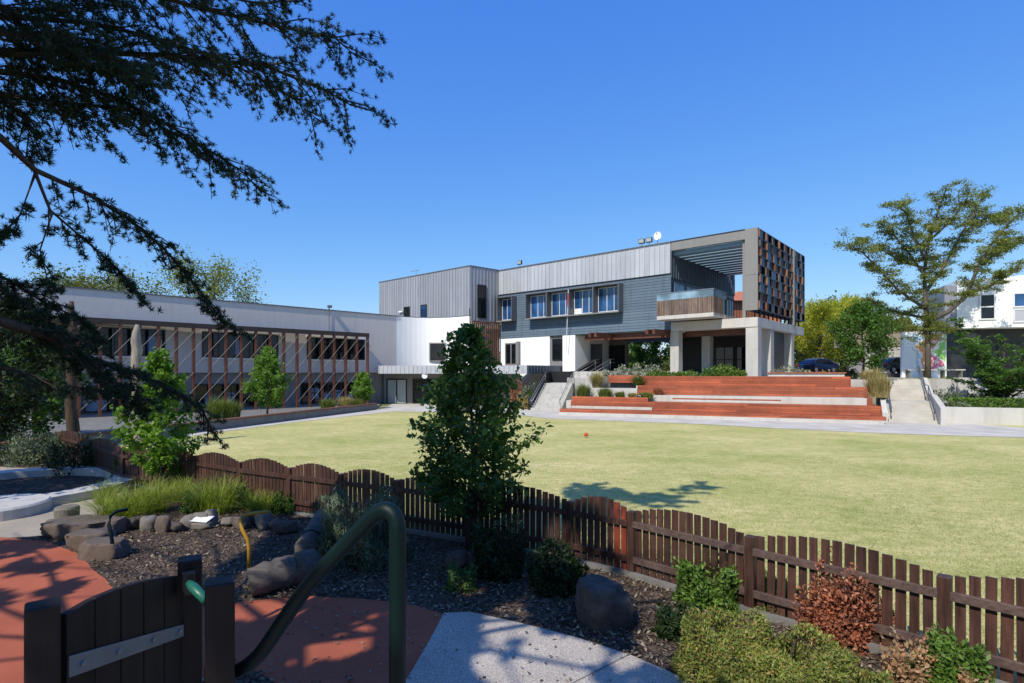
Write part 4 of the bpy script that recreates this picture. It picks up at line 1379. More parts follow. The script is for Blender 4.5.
grow_tree('olive_tree', 'small treetop peeping over the roof just left of the zinc block', 'tree', base_at(374, 82, 0), 11.6, .3, egg(2.6), 26, 7, 6000, .28, .18, M['l_wing'], M['bark_g'], .2, seed=39, group=far)
rngf = np.random.default_rng(55)
nf = 42000
xf = rngf.uniform(-160, 240, nf); yf = rngf.uniform(128, 150, nf)
hf = 8.5 + 2.0 * np.sin(xf * .11) + 1.3 * np.sin(xf * .29 + 1) + .8 * np.sin(xf * .83)
Cf = np.stack([xf, yf, np.maximum(.2, hf * rngf.random(nf) ** .6)], 1)
Vf, Ff = leaves(Cf, 1.5, 1.0, rngf)
tag(npmesh('woodland', Vf, Ff, M['l_olive']), 'far belt of trees closing the view behind the school', 'woodland', kind='stuff')
for i, (px, Y, H, lab) in enumerate(((-60, 60, 13, 'tall dark tree beyond the left edge of the frame'), (1060, 80, 12, 'dark tree beyond the white building'), (960, 110, 11, 'far tree behind the mural wall'), (790, 120, 10, 'far tree behind the screened corner'))):
    grow_tree('green_tree', lab, 'tree', base_at(px, Y, 2 if px > 500 else 0), H, .1, egg(6), 26, 6, 3500, .6, .4, M['l_olive'], M['bark_g'], .3, seed=40 + i, group=far)
# small round tree by the terraces
grow_tree('round_tree', 'dense round green tree standing at the right end of the timber terraces', 'tree', base_at(862, 38.5, 2.45), 5.9, .16, egg(1.75, .38), 44, 10, 15000, .15, .10, M['l_round'], M['bark'], .09, seed=50)
# spreading tree
TY = 43.0


def tp_(px, py, dy=0):
    return WY(px, py, TY + dy)


limbs = [
    ([(base_at(928, TY, 2.4)), tp_(928, 340), tp_(926, 305), tp_(924, 272, .3), tp_(929, 240, .5), tp_(938, 212, .4), tp_(946, 190)], True),
    ([tp_(926, 308), tp_(912, 300, -.5), tp_(896, 288, -1), tp_(880, 270, -1.2), tp_(862, 252, -1.5), tp_(848, 244, -1.6)], True),
    ([tp_(926, 318), tp_(905, 314, .8), tp_(886, 308, 1.4), tp_(868, 300, 1.8)], True),
    ([tp_(924, 275), tp_(910, 255, .8), tp_(895, 236, 1.5), tp_(876, 226, 2)], True),
    ([tp_(926, 262), tp_(915, 238, -.6), tp_(906, 214, -1.2), tp_(898, 204, -1.5)], True),
    ([tp_(927, 322), tp_(948, 312, -.5), tp_(966, 296, -1), tp_(976, 272, -1.2), tp_(990, 246, -1.2), tp_(1010, 222, -1.4), tp_(1030, 206, -1.5)], True),
    ([tp_(968, 294, -1), tp_(990, 286, -1.6), tp_(1012, 272, -2.4), tp_(1040, 262, -3)], True),
    ([tp_(927, 290), tp_(944, 266, 1), tp_(960, 236, 1.6), tp_(976, 210, 2), tp_(984, 196, 2.2)], True),
    ([tp_(930, 240, .5), tp_(950, 222, -.4), tp_(966, 200, -.9), tp_(970, 190, -1)], True),
    ([tp_(925, 268), tp_(902, 262, 1.2), tp_(882, 250, 2.2), tp_(866, 240, 2.8)], True),
    ([tp_(978, 268, -1.2), tp_(1000, 250, .2), tp_(1022, 240, .8)], True),
    ([tp_(927, 330), tp_(905, 330, -.7), tp_(888, 322, -1.2), tp_(874, 318, -1.5)], True),
    ([tp_(928, 334), tp_(940, 326, -.8), tp_(950, 330, -1.4)], True),
    ([tp_(962, 232, 1.6), tp_(985, 222, 2.2), tp_(1010, 215, 2.6)], True),
]
radii = [(.22, .04), (.13, .03), (.12, .03), (.11, .025), (.1, .025), (.2, .03), (.1, .025), (.14, .025), (.09, .025), (.1, .025), (.08, .02), (.09, .02), (.07, .02), (.07, .02)]
limb_tree('spreading_tree', 'tall spreading tree with open layered olive foliage in front of the mural', 'tree', base_at(928, TY, 2.4), limbs, radii, 6, 1.1, 62000, .155, .075, M['l_gum'], M['bark_g'], 61, flat=.35, spread=.2, skip=.16)
# spreading shrub in the right planter
c = base_at(1000, 34.3, .9)
rngs = random.Random(9)
lim = []; rad = []
for i in range(22):
    az = i * 2.4; Ls = rngs.uniform(1.8, 3.0)
    p0 = Vector(c); d = Vector((math.cos(az), math.sin(az), rngs.uniform(.7, 2.9)))
    lim.append(([p0, p0 + d * Ls * .35 + Vector((0, 0, .2)), p0 + d * Ls * .7, p0 + Vector((d.x, d.y, d.z * .8)) * Ls], True)); rad.append((.05, .012))
limb_tree('spreading_shrub', 'wide feathery green shrub growing in the planter at the right edge', 'shrub', c, lim, rad, 5, .6, 30000, .13, .065, M['l_round'], M['bark'], 62, flat=.4, spread=.09, skip=.2)
shrub('silver_shrub', 'low silver grey plants in the planter behind the hedge', 'shrub', base_at(965, 33.6, .86), (1.6, 1.0, .55), 1600, .16, .06, M['l_silver'], 63)
shrub('silver_shrub', 'grey green shrub on the planter close beside the steps', 'shrub', base_at(948, 36.3, .86), (.9, .8, 1.1), 1200, .16, .06, M['l_lav'], 64)
shrub('dark_shrub', 'dark green shrub left of the feathery shrub trunk', 'shrub', base_at(982, 34.5, .86), (.8, .7, .9), 1200, .15, .08, M['l_dark'], 65)

# terrace planting
def tpl(px, a_b, z):                   # point on terrace row b under an image column
    k = (px - 512) / F
    o = TF.o + TF.n * a_b
    a = (o.y * k - o.x) / (TF.d.x - TF.d.y * k)
    return TF.p(a, a_b, z)


tg = 'grass clumps in the terrace planters'
for i, (px, b, z, r, h, mt, lab) in enumerate((
    (583, 1.5, 1.2, .42, 1.05, 'l_bgreen', 'largest green grass clump at the left end of the lower terrace planter'),
    (605, 1.6, 1.2, .4, .8, 'l_bgreen', 'second grass clump from the left in the lower terrace planter'),
    (620, 1.5, 1.2, .3, .5, 'l_bgreen', 'low green clump in the middle of the lower terrace planter'),
    (633, 1.5, 1.2, .3, .42, 'l_straw', 'short straw coloured clump in the lower terrace planter'),
    (647, 1.5, 1.2, .4, .48, 'l_bgreen', 'low green clump at the right end of the lower terrace planter'),
    (597, 3.2, 1.75, .3, 1.5, 'l_straw', 'tall thin straw grass beside the upper stair flight'),
    (638, 3.6, 1.75, .2, 1.2, 'l_bgreen', 'slim upright plant before the upper timber wall'),
    (658, 2.3, 1.3, .25, .7, 'l_red', 'reddish strap leaved plant at the foot of the upper timber wall'))):
    tussock('grass_clump', lab, tpl(px, b, z), r, h, 500, M[mt], 100 + i, h * .6, .03, group=tg)
sg = 'shrubs along the top of the terraces'
for i, (px, b, z, rr, mt, n, lab) in enumerate((
    (612, 5.0, 2.5, (.8, .7, .75), 'l_silver', 900, 'silver shrub nearest the upper stair flight'),
    (630, 5.4, 2.5, (.9, .7, 1.15), 'l_silver', 1100, 'taller silver shrub left of the passage column'),
    (652, 5.6, 2.5, (.9, .7, 1.1), 'l_silver', 1100, 'silver shrub right in front of the passage opening'),
    (660, 5.1, 2.55, (.9, .6, .6), 'l_box', 1200, 'low green shrub at the left of the top terrace row'),
    (684, 5.1, 2.55, (1.0, .6, .55), 'l_box', 1300, 'low spreading green shrub below the square columns'),
    (711, 5.4, 2.55, (.65, .6, .75), 'l_round', 1100, 'left one of the three rounded shrubs before the dark undercroft'),
    (722, 5.5, 2.55, (.75, .6, 1.0), 'l_box', 1300, 'middle and tallest of the three rounded shrubs before the dark undercroft'),
    (735, 5.4, 2.55, (.7, .6, .8), 'l_box', 1100, 'right one of the three rounded shrubs, next to the big front column'),
    (786, 8.0, 2.5, (.9, .7, 1.0), 'l_silver', 900, 'silver shrub right of the big front column'),
    (800, 8.2, 2.5, (.7, .7, .8), 'l_silver', 800, 'silver shrub in front of the parked blue car'),
    (818, 8.4, 2.5, (.8, .7, .6), 'l_tan', 800, 'low tan shrub right of the parked blue car'),
    (846, 7.6, 2.4, (.7, .6, .9), 'l_dark', 900, 'dark shrub at the foot of the small round tree'))):
    shrub('terrace_shrub', lab, 'shrub', tpl(px, b, z), rr, n, .17, .08, M[mt], 120 + i, group=sg)
for i, (px, b, z, h, lab) in enumerate(((872, 5.2, 1.9, 1.5, 'tall straw grass at the right end of the terraces, left clump'), (879, 3.8, 1.4, 1.6, 'tall straw grass at the right end of the terraces beside the steps'))):
    tussock('straw_grass', lab, tpl(px, b, z), .55, h, 900, M['l_straw'], 140 + i, .7, .03)
# left of the lower stair flight
for i, (px, Y, z, rr, mt, lab) in enumerate(((517, 47.6, 0, (.6, .6, 2.4), 'l_red', 'reddish bush left of the black stair panel'), (530, 47.0, 0, (.75, .7, 2.3), 'l_lav', 'grey green bush directly against the black stair panel'), (523, 45.6, 0, (.6, .6, 1.3), 'l_straw', 'dry straw bush at the foot of the entrance stairs'))):
    shrub('stair_bush', lab, 'shrub', base_at(px, Y, z), rr, 1300, .2, .07, M[mt], 150 + i, upright=1.2)

# ==================================================================== BED ALONG THE WING
Q0 = W(130, 441).xy; Q1 = W(377, 409.5).xy
qd = (Q1 - Q0).normalized(); qn = Vector((qd.y, -qd.x))
QF = Fr(Q0, qd, qn); QL = (Q1 - Q0).length
t = thing('planter_bed', 'long raised planter with timber cap along the post screened wing', 'planter', (Q0.x, Q0.y, 0))
m = MB(); QF.box(m, -6, QL, -.3, 0, -.1, .44); m.build('wall', M['conc_d'], t)
m = MB(); QF.box(m, -6, QL + .05, -.4, .05, .443, .51); m.build('cap', wood('bed_cap', (.2, .09, .055), .6, .6, 1), t)
m = MB(); m.prism([QF.p(-6, -.31), QF.p(QL, -.31), (-11.8, 50.6), tuple(o1 + bn * .3), tuple(o2 - bd * 4 + bn * .3)], -.1, .1); m.build('paving', M['conc_d'], t)
m = MB(); m.prism([tuple(o1 + bn * .28), tuple(o2 - bd * 4 + bn * .28), tuple(o2 - bd * 4 - bn * 2), tuple(o1 - bn * 2)], -.1, .06); struct('veranda_floor', m, M['conc'])
tw_g = 'young trees in the bed along the wing'
grow_tree('young_tree', 'larger egg shaped young tree before the middle windows of the wing', 'tree', base_at(267, 35.5, .1), 5.0, .14, (lambda q: 1.3 * (1 - q) ** .75 * min(1, .55 + q * 2.2) + .06), 50, 10, 11000, .13, .09, M['l_wing'], M['bark'], .06, seed=70, group=tw_g)
grow_tree('young_tree', 'small young tree at the right end of the post screen', 'tree', base_at(363, 45.5, .1), 3.15, .2, (lambda q: 1.0 * (1 - q) ** .75 * min(1, .55 + q * 2.2) + .06), 36, 9, 5500, .13, .09, M['l_wing'], M['bark'], .045, seed=71, group=tw_g)
for i, (px, Y, h, mt, lab) in enumerate(((218, 33.5, 1.25, 'l_bgreen', 'left one of two big pale grass clumps in the bed along the wing'), (231, 34.0, 1.05, 'l_bgreen', 'right one of two big pale grass clumps in the bed along the wing'), (328, 42.5, .8, 'l_bgreen', 'low grass clump in the bed below the right hand windows'), (345, 43.5, .9, 'l_straw', 'straw clump in the bed left of the smallest young tree'), (357, 45, .7, 'l_bgreen', 'low clump at the right end of the bed'))):
    tussock('bed_grass', lab, base_at(px, Y, .1), .5, h * 1.25, 700, M[mt], 160 + i, h * .6, .03, group='grass clumps in the bed along the wing')
exec_parts.append(4)

# ==================================================================== PICKET FENCE
fen = thing('picket_fence', 'dark red brown picket fence with scalloped top along the lawn edge', 'fence', (FP[8][0], FP[8][1], 0))
rf = random.Random(11)
for i in range(len(FP)):
    p = Vector(FP[i])
    nx = Vector(FP[min(i + 1, len(FP) - 1)]) - Vector(FP[max(0, i - 1)])
    ang = math.atan2(nx.y, nx.x)
    m = MB(); m.box((p.x, p.y, .44), (.12, .12, 1.0), ang); m.build('post', M['fence'], fen, bevel=.008)
    m = MB()
    if i == len(FP) - 1: break
    q = Vector(FP[i + 1]); d = (q - p); Ld = d.length; d.normalize(); nn = Vector((d.y, -d.x))
    if nn.y > 0: nn = -nn
    pf = Fr(p, d, nn)
    n = max(4, int(round((Ld - .12) / .118))); sp = (Ld - .14) / n
    m = MB(); m2 = MB()
    for k in range(n):
        a = .07 + (k + .5) * sp; s = a / Ld
        h = .93 + .155 * math.sin(math.pi * s) + rf.uniform(-.006, .006)
        w_ = .045 + rf.uniform(-.003, .003); lean = rf.uniform(-.008, .008)
        mm = m2 if (i == 10 and k >= n - 2) else m
        pts = [pf.p(a - w_, .0, .05), pf.p(a + w_, .0, .05), pf.p(a + w_, .022, .05), pf.p(a - w_, .022, .05),
               pf.p(a - w_ + lean, .0, h), pf.p(a + w_ + lean, .0, h), pf.p(a + w_ + lean, .022, h), pf.p(a - w_ + lean, .022, h)]
        mm.hexa(pts)
    m.build('picket_panel', M['fence'], fen)
    if m2.v: m2.build('picket_panel', M['fence_red'], fen, label='newer bright red pickets')
    for z in (.24, .76):
        m = MB(); pf.box(m, .05, Ld - .05, .024, .07, z - .045, z + .045); m.build('rail', M['rail'] if i > 10 else M['fence'], fen, bevel=.005)
    m = MB(); pf.box(m, 0, Ld, .03, .13, -.05, .06 if i > 6 else .03); m.build('kerb', M['conc_d'], fen)

# ==================================================================== NEAR GARDEN
# gate, posts, handrail on the landing
m = MB(); m.box((-.3, -.2, .66), (5.5, 5.2, 1.3)); o = struct('landing', m, M['exposed'])


def gpost(lab, px0, px1, ptop, Y, w_=None, rz=0):
    c = WY((px0 + px1) / 2, ptop, Y)
    rz = math.atan2(-c.x, c.y); wv = (px1 - px0) / F * Y * math.cos(rz) * .93
    m = MB(); m.box((0, 0, (c.z - 1.31) / 2), (wv, wv, c.z - 1.31), rz)
    for sgn in (1,):
        pass
    o = m.build('gate_post', M['gatewood'], None, bevel=.006)
    o.location = (c.x, c.y, 1.31)
    return tag(o, lab, 'gate post', 'dark timber posts of the garden gate')


gpost('leftmost dark gate post at the bottom left corner', 23, 62, 603, 1.5)
gpost('dark timber post carrying the hinged end of the handrail right of the gate', 204, 236, 580, 1.72)
gate = thing('garden_gate', 'open dark timber garden gate with a galvanised hinge strap', 'gate', (-1.25, 1.75, 1.31))
g0 = WY(62, 600, 1.55); g1 = WY(180, 580, 2.06)
gd = (g1.xy - g0.xy); GL = gd.length; gd.normalize(); gn = Vector((gd.y, -gd.x))
GT = Fr(g0.xy, gd, gn)
nbd = 5
for i in range(nbd):
    a0 = GL * i / nbd + .002; a1 = GL * (i + 1) / nbd - .002
    f = lambda a: 2.34 - .088 * (a / GL) ** 2 - .012 * (1 - a / GL) ** 6
    pts = [GT.p(a0, -.012, 1.38), GT.p(a1, -.012, 1.38), GT.p(a1, .012, 1.38), GT.p(a0, .012, 1.38), GT.p(a0, -.012, f(a0)), GT.p(a1, -.012, f(a1)), GT.p(a1, .012, f(a1)), GT.p(a0, .012, f(a0))]
    m = MB(); m.hexa(pts); m.build('board', M['gatewood'], gate, bevel=.003)
c = WY(190, 558, 2.1); m = MB(); m.box((c.x, c.y, (c.z + 1.36) / 2), (.08, .08, c.z - 1.36), math.atan2(-c.x, c.y)); m.build('stile', M['gatewood'], gate, bevel=.005)
s0 = WY(62, 667, 1.55); s1 = WY(178, 629, 2.06)
m = MB()
pts = [GT.p(0.0, .014, s0.z - .03), GT.p(GL - .01, .014, s1.z - .022), GT.p(GL - .01, .022, s1.z - .022), GT.p(0, .022, s0.z - .03), GT.p(0, .014, s0.z + .03), GT.p(GL - .01, .014, s1.z + .022), GT.p(GL - .01, .022, s1.z + .022), GT.p(0, .022, s0.z + .03)]
m.hexa(pts); st = m.build('hinge_strap', M['strap'], gate, bevel=.002)
for f_ in (.08, .35, .65, .92):
    m = MB(); zz = s0.z + (s1.z - s0.z) * f_
    m.tube([GT.p(GL * f_, .022, zz), GT.p(GL * f_, .03, zz)], .008, 8); b = m.build('bolt', M['steel'], None); b.parent = st
lc = WY(189, 583, 2.03)
m = MB(); m.box((lc.x, lc.y, lc.z), (.04, .03, .085), R(30)); m.build('latch_plate', M['black'], gate, bevel=.005)
l0, l1 = WY(189, 583, 2.0), WY(206, 600, 1.92)
m = MB(); m.tube([l0, l0.lerp(l1, .25), l1], [.012, .017, .016], 12); m.build('latch_grip', plain('teal_plastic', (.015, .12, .085), .4, .1, 5, .02, 50), gate, smooth=True)
m = MB(); m.tube([l1, l1 + Vector((0, 0, -.03)), l1 + Vector((-.005, 0, -.55))], .004, 6); m.build('latch_cable', M['charcoal'], gate)

hr = []
yy = 1.5
hp = WY(397, 690, yy)
for px, py, Y in ((397.5, 1000, 1.5), (397.5, 700, 1.5), (397.5, 600, 1.5), (397.5, 535, 1.5), (396.5, 522, 1.503), (393, 514, 1.508), (386.5, 510, 1.516), (379, 511.5, 1.527), (371.5, 517.5, 1.537), (340, 550, 1.585), (310, 583, 1.63), (285, 618, 1.68), (266, 646, 1.72), (256, 658, 1.745), (243, 668, 1.77), (228, 674, 1.79), (214, 676, 1.8)):
    hr.append(WY(px, py, Y))
# smooth by Catmull-Rom
sm = []
for i in range(len(hr) - 1):
    p0, p1, p2, p3 = hr[max(0, i - 1)], hr[i], hr[i + 1], hr[min(len(hr) - 1, i + 2)]
    for k in range(4):
        t_ = k / 4
        sm.append(.5 * ((2 * p1) + (p2 - p0) * t_ + (2 * p0 - 5 * p1 + 4 * p2 - p3) * t_ ** 2 + (3 * p1 - p0 - 3 * p2 + p3) * t_ ** 3))
sm.append(hr[-1])
m = MB(); m.tube(sm, .0225, 16)
tag(m.build('handrail', M['green_m'], None, smooth=True), 'dark green bent steel tube handrail in the foreground', 'handrail')

# boulder, shrubs
rock('boulder', 'big brown boulder between the fence and the concrete path', W(607, 627) + Vector((0, .2, .08)), (.34, .36, .50), M['rock'], 4, 'boulder', rz=.4)
rock('boulder', 'smaller dark boulder half hidden behind the garden tree trunk', W(455, 572) + Vector((0, .2, .08)), (.2, .2, .2), M['rock'], 5, 'boulder')
sh_ = 'shrub'


def sb(px0, px1, pt, pb, n, L, Wd, mt, lab, seed, name='garden_shrub', upright=.4, lump=.18, dep=.9, shell=.5):
    c = W((px0 + px1) / 2, pb); r = (px1 - px0) / 2 / F * c.y
    r = (px1 - px0) / 2 / F * (c.y + r * .5)
    cc = (((px0 + px1) / 2 - 512) / F * (c.y + r * .5), c.y + r * .5, 0.0)
    h = (pb - pt) / F * (c.y + r * .4)
    # visible top comes from a centre further back
    h = CZ - (pt - HZ) / F * (c.y + r * .7)
    return shrub(name, lab, sh_, cc, (r * .95, r * dep, max(.15, h) * .97), n, L, Wd, M[mt], seed, upright, lump=lump, shell=shell)


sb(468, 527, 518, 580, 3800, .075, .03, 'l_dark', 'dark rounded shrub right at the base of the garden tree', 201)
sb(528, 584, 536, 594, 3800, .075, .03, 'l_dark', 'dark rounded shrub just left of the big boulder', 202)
sb(446, 478, 562, 592, 900, .07, .02, 'l_mid', 'small loose green plant left of the dark rounded shrubs', 203)
sb(656, 700, 602, 640, 2200, .07, .03, 'l_dark', 'dark shaded shrub in front of the bright green bush', 204)
sb(678, 740, 556, 610, 6500, .06, .03, 'l_box', 'bright green rounded bush leaning on the fence', 205, lump=.22)
sb(746, 802, 576, 612, 3600, .15, .016, 'l_bgreen', 'low vivid green tufted shrub under the fence', 206, upright=.9)
sb(800, 894, 562, 652, 9500, .05, .026, 'l_red', 'russet red shrub against the sunlit fence', 207, lump=.25, dep=.6, shell=.35)
md = thing('garden_shrub', 'large low pale green mound with orange tips in the sun', 'shrub', (2.45, 5.2, 0))
rngm = np.random.default_rng(208)
Vs, Fs, off = [], [], 0
for (cx_, cy_, rr, n_) in ((2.12, 5.55, (.46, .42, .60), 17000), (2.62, 5.22, (.56, .46, .52), 22000), (2.95, 4.85, (.44, .4, .46), 12000), (2.3, 5.0, (.4, .36, .42), 9000)):
    C_, D_ = dome_points(rngm, n_, (cx_, cy_, 0), rr, .82, .13)
    C_ += rngm.normal(size=C_.shape) * .012
    V_, F_ = leaves(C_, .036, .016, rngm, up=.3, axis=D_ + np.array([0, 0, .5]), droop=0)
    Vs.append(V_); Fs.append(F_ + off); off += len(V_)
npmesh('foliage', np.concatenate(Vs), np.concatenate(Fs), M['l_mound'], md)
m = MB()
for i in range(12):
    az = i * 2.4; m.tube([(2.5, 5.2, .02), (2.5 + .3 * math.cos(az), 5.2 + .25 * math.sin(az), .25), (2.5 + .5 * math.cos(az), 5.2 + .4 * math.sin(az), .4)], [.015, .01, .005], 4)
m.build('stem', M['bark'], md)
sb(884, 930, 634, 708, 2200, .05, .026, 'l_tan', 'dry tan shrub between the pale mound and the last green bush', 209, lump=.3, shell=.3)
sb(922, 984, 626, 716, 7500, .06, .024, 'l_box', 'rounded green bush at the bottom right corner', 210, lump=.2)
sb(962, 990, 664, 730, 900, .05, .026, 'l_tan', 'small orange brown dry plant at the bottom right edge', 211, shell=.3)
# lavender like bush left of the handrail post
c = W(352, 570); rng = np.random.default_rng(220)
root = thing('lavender_bush', 'large grey green spiky bush behind the handrail', 'shrub', (c.x, c.y + .4, 0))
n = 20000
C, D = dome_points(rng, n, (c.x, c.y + .45, 0), (.66, .55, 1.12), .35, .26)
V, Fc = leaves(C, .10, .017, rng, up=0, axis=D * .6 + np.array([0, 0, 1.0]), droop=0)
npmesh('foliage', V, Fc, M['l_lav'], root)
n = 260
C, D = dome_points(rng, n, (c.x, c.y + .45, 0.05), (.6, .52, 1.05), .8, .15)
t = MB()
for i in range(n): t.tube([(c.x + (C[i][0] - c.x) * .25, c.y + .45 + (C[i][1] - c.y - .45) * .25, .05), tuple(C[i])], [.006, .003], 3, cap=False)
t.build('stem', M['bark_g'], root)
# grass tussocks at left
gg = 'bright grass tussocks along the left fence'
for i, (px, py, r, h, n, lab) in enumerate(((122, 521, .34, .85, 1300, 'biggest bright grass tussock left of the slender tree'), (152, 512, .26, .7, 800, 'bright grass tussock right at the foot of the slender tree'), (180, 500, .24, .7, 700, 'bright grass tussock between the slender tree and the fence corner'),
        (216, 512, .3, .72, 1000, 'bright grass tussock before the first scalloped fence panel'), (262, 513, .27, .62, 900, 'rightmost bright grass tussock before the scalloped fence'), (106, 503, .2, .5, 500, 'small grass tussock beside the round stone court'))):
    p = W(px, py); tussock('grass_tussock', lab, (p.x, p.y, 0), r * 1.1, h * (.85 + .35 * (i % 2)), int(n * .42), M['l_strap'], 230 + i, h * 1.35, .011, group=gg)
for i, (px, py, r, h, lab) in enumerate(((196, 512, .3, .42, 'dark low shrub between the bright grass tussocks'), (240, 508, .32, .5, 'dark green shrub under the second scalloped fence panel'), (286, 512, .3, .45, 'dark low shrub at the right end of the tussock bed'))):
    p = W(px, py); shrub('bed_shrub', lab, 'shrub', (p.x, p.y, 0), (r, r * .8, h), 1500, .09, .035, M['l_mid'], 330 + i, .7)
# stone edging
labs = ['pale', 'dark', 'brown', 'upright', 'squat', 'flat topped', 'rounded', 'angular', 'low', 'chunky', 'small', 'broad', 'narrow']
sx = [(112, 524), (127, 527), (142, 528), (157, 529), (172, 528), (186, 527), (199, 525), (210, 523), (222, 523), (235, 524), (247, 525), (260, 526), (272, 527), (284, 530)]
for i, (px, py) in enumerate(sx):
    p = W(px + ((i * 13) % 7) - 3, py + 2 + (i * 11) % 5)
    mt = (M['sandst'], M['rock'], M['rock_p'])[i % 3 if i not in (6, 7) else 2]
    where = 'below the slender tree' if i < 4 else 'below the middle tussocks' if i < 9 else 'near the yellow rail'
    o = rock('edging_stone', 'rough edging stone in the row below the grass tussocks', (p.x, p.y + .15, .1), (.10 + .05 * ((i * 7) % 4), .10 + .03 * (i % 3), .09 + .055 * ((i * 5) % 4)), mt, 10 + i, 'stone', group='rough stones edging the tussock bed', sub=3, rz=i)
rock('stepping_rock', 'large flat sandstone slab beside the round stone court', W(66, 540) + Vector((0, .4, .1)), (.78, .42, .32), M['sandst'], 30, 'rock', .25)
rock('stepping_rock', 'second sandstone block in front of the large slab', W(84, 552) + Vector((0, .2, .12)), (.36, .3, .34), M['sandst'], 31, 'rock', .25)
rock('stepping_rock', 'lowest sandstone block at the corner of the red paving', W(95, 560) + Vector((0, .2, .1)), (.38, .26, .3), M['sandst'], 32, 'rock', .25)
# logs


def logobj(lab, p0, p1, r0, r1, seed, band=None):
    rr = random.Random(seed)
    root = thing('log', lab, 'log', tuple(p0))
    p0, p1 = Vector(p0), Vector(p1); n = 14
    m = MB(); pts = [p0.lerp(p1, i / (n - 1)) + Vector((rr.gauss(0, .012), rr.gauss(0, .012), rr.gauss(0, .01))) for i in range(n)]
    m.tube(pts, [(r0 + (r1 - r0) * i / (n - 1)) * (1 + .07 * math.sin(i * 1.7 + seed)) * (.93 if i in (0, n - 1) else 1) for i in range(n)], 18)
    o = m.build('trunk', M['log'], root, smooth=True)
    if band:
        q = p0.lerp(p1, band); dd = (p1 - p0).normalized() * .03; rb = (r0 + (r1 - r0) * band) * 1.09
        m = MB(); m.tube([q - dd, q + dd], rb, 18); m.build('band', M['rust'], root)


la = W(238, 603); lb = W(300, 592)
logobj('thick grey log lying at the edge of the red paving', (la.x + .05, la.y + .2, .19), (lb.x + .02, lb.y + .45, .24), .2, .22, 3)
lc_ = W(292, 588); ld = W(322, 548)
logobj('banded grey log leaning away behind the thicker log', (lc_.x - .08, lc_.y + .75, .3), (ld.x - .15, ld.y + .5, .42), .17, .14, 5, .25)
# yellow and green pipes
p = W(249, 571)
m = MB(); pts = [(p.x, p.y, -.02), (p.x, p.y, .35), (p.x - .02, p.y, .48), (p.x - .10, p.y, .62), (p.x - .15, p.y + .03, .72), (p.x - .13, p.y + .08, .80), (p.x - .05, p.y + .12, .83), (p.x + .2, p.y + .22, .84)]
m.tube(pts, .028, 10); tag(m.build('yellow_rail', M['yellow_m'], None, smooth=True), 'bent yellow steel rail standing in the gravel', 'rail')
p = W(112, 559)
m = MB(); pts = [(p.x, p.y, -.02), (p.x, p.y, .3), (p.x - .05, p.y, .55), (p.x - .06, p.y + .05, .68), (p.x + .0, p.y + .1, .74), (p.x + .12, p.y + .2, .75)]
m.tube(pts, .028, 10); tag(m.build('green_rail', M['green_m'], None, smooth=True), 'short bent green steel rail near the sandstone blocks', 'rail')
p = W(201, 528); m = MB(); vs = [(p.x - .17, p.y - .08, .16), (p.x + .16, p.y - .1, .14), (p.x + .2, p.y + .12, .2), (p.x - .13, p.y + .14, .21)]
m.add(vs + [(a, b, c - .01) for a, b, c in vs], [(0, 1, 2, 3), (7, 6, 5, 4), (0, 4, 5, 1), (1, 5, 6, 2), (2, 6, 7, 3), (3, 7, 4, 0)])
tag(m.build('paper_sheet', M['paper'], None), 'small white sheet lying on the edging stones', 'paper')
rock('flat_stone', 'flat stone under the white sheet', (p.x, p.y + .03, .06), (.24, .18, .11), M['rock_p'], 44, 'stone', .2, sub=3)
# round court: ring, disc, pedestal


def ring(name, lab, c, r0, r1, z0, z1, mat, cat, a0=0, a1=360, n=56):
    m = MB()
    for i in range(n):
        t0 = R(a0 + (a1 - a0) * i / n); t1 = R(a0 + (a1 - a0) * (i + 1) / n)
        q = [(c[0] + r * math.cos(t), c[1] + r * math.sin(t)) for r, t in ((r0, t0), (r1, t0), (r1, t1), (r0, t1))]
        m.hexa([(x, y, z0) for x, y in q] + [(x, y, z1) for x, y in q])
    o = m.build(name, mat, None)
    return tag(o, lab, cat)


rc = W(48, 493)
ring('stone_ring', 'wide curved pale stone ring wall round the sunken court', (-12.6, 14.0), 2.15, 2.75, -.05, .2, M['conc'], 'ring wall')
m = MB(); m.tube([(-12.6, 14.0, .0), (-12.6, 14.0, .012)], 2.14, 48); struct('sand_pit', m, M['mulch'])
p = W(8, 515); m = MB(); m.tube([(p.x - .35, p.y + .1, -.02), (p.x - .35, p.y + .1, .2), (p.x - .35, p.y + .1, .24)], [.92, .92, .88], 40)
tag(m.build('stone_disc', M['conc'], None), 'round flat grey stone disc at the left edge', 'stone')
p = W(61, 522); m = MB(); m.tube([(p.x, p.y + .15, -.02), (p.x, p.y + .15, .24), (p.x, p.y + .15, .28)], [.2, .215, .19], 20)
tag(m.build('stone_stool', M['rock_p'], None, smooth=False), 'small pale round stone stool by the ring wall', 'stool')
p = W(586, 437.5); m = MB(); bm_ = bmesh.new()
bmesh.ops.create_icosphere(bm_, subdivisions=3, radius=.095)
me = bpy.data.meshes.new('ball'); bm_.to_mesh(me); bm_.free(); me.materials.append(M['red']); me.polygons.foreach_set('use_smooth', [True] * len(me.polygons))
o = link(bpy.data.objects.new('ball', me)); o.location = (p.x, p.y, .13); tag(o, 'small red ball lying on the lawn', 'ball')

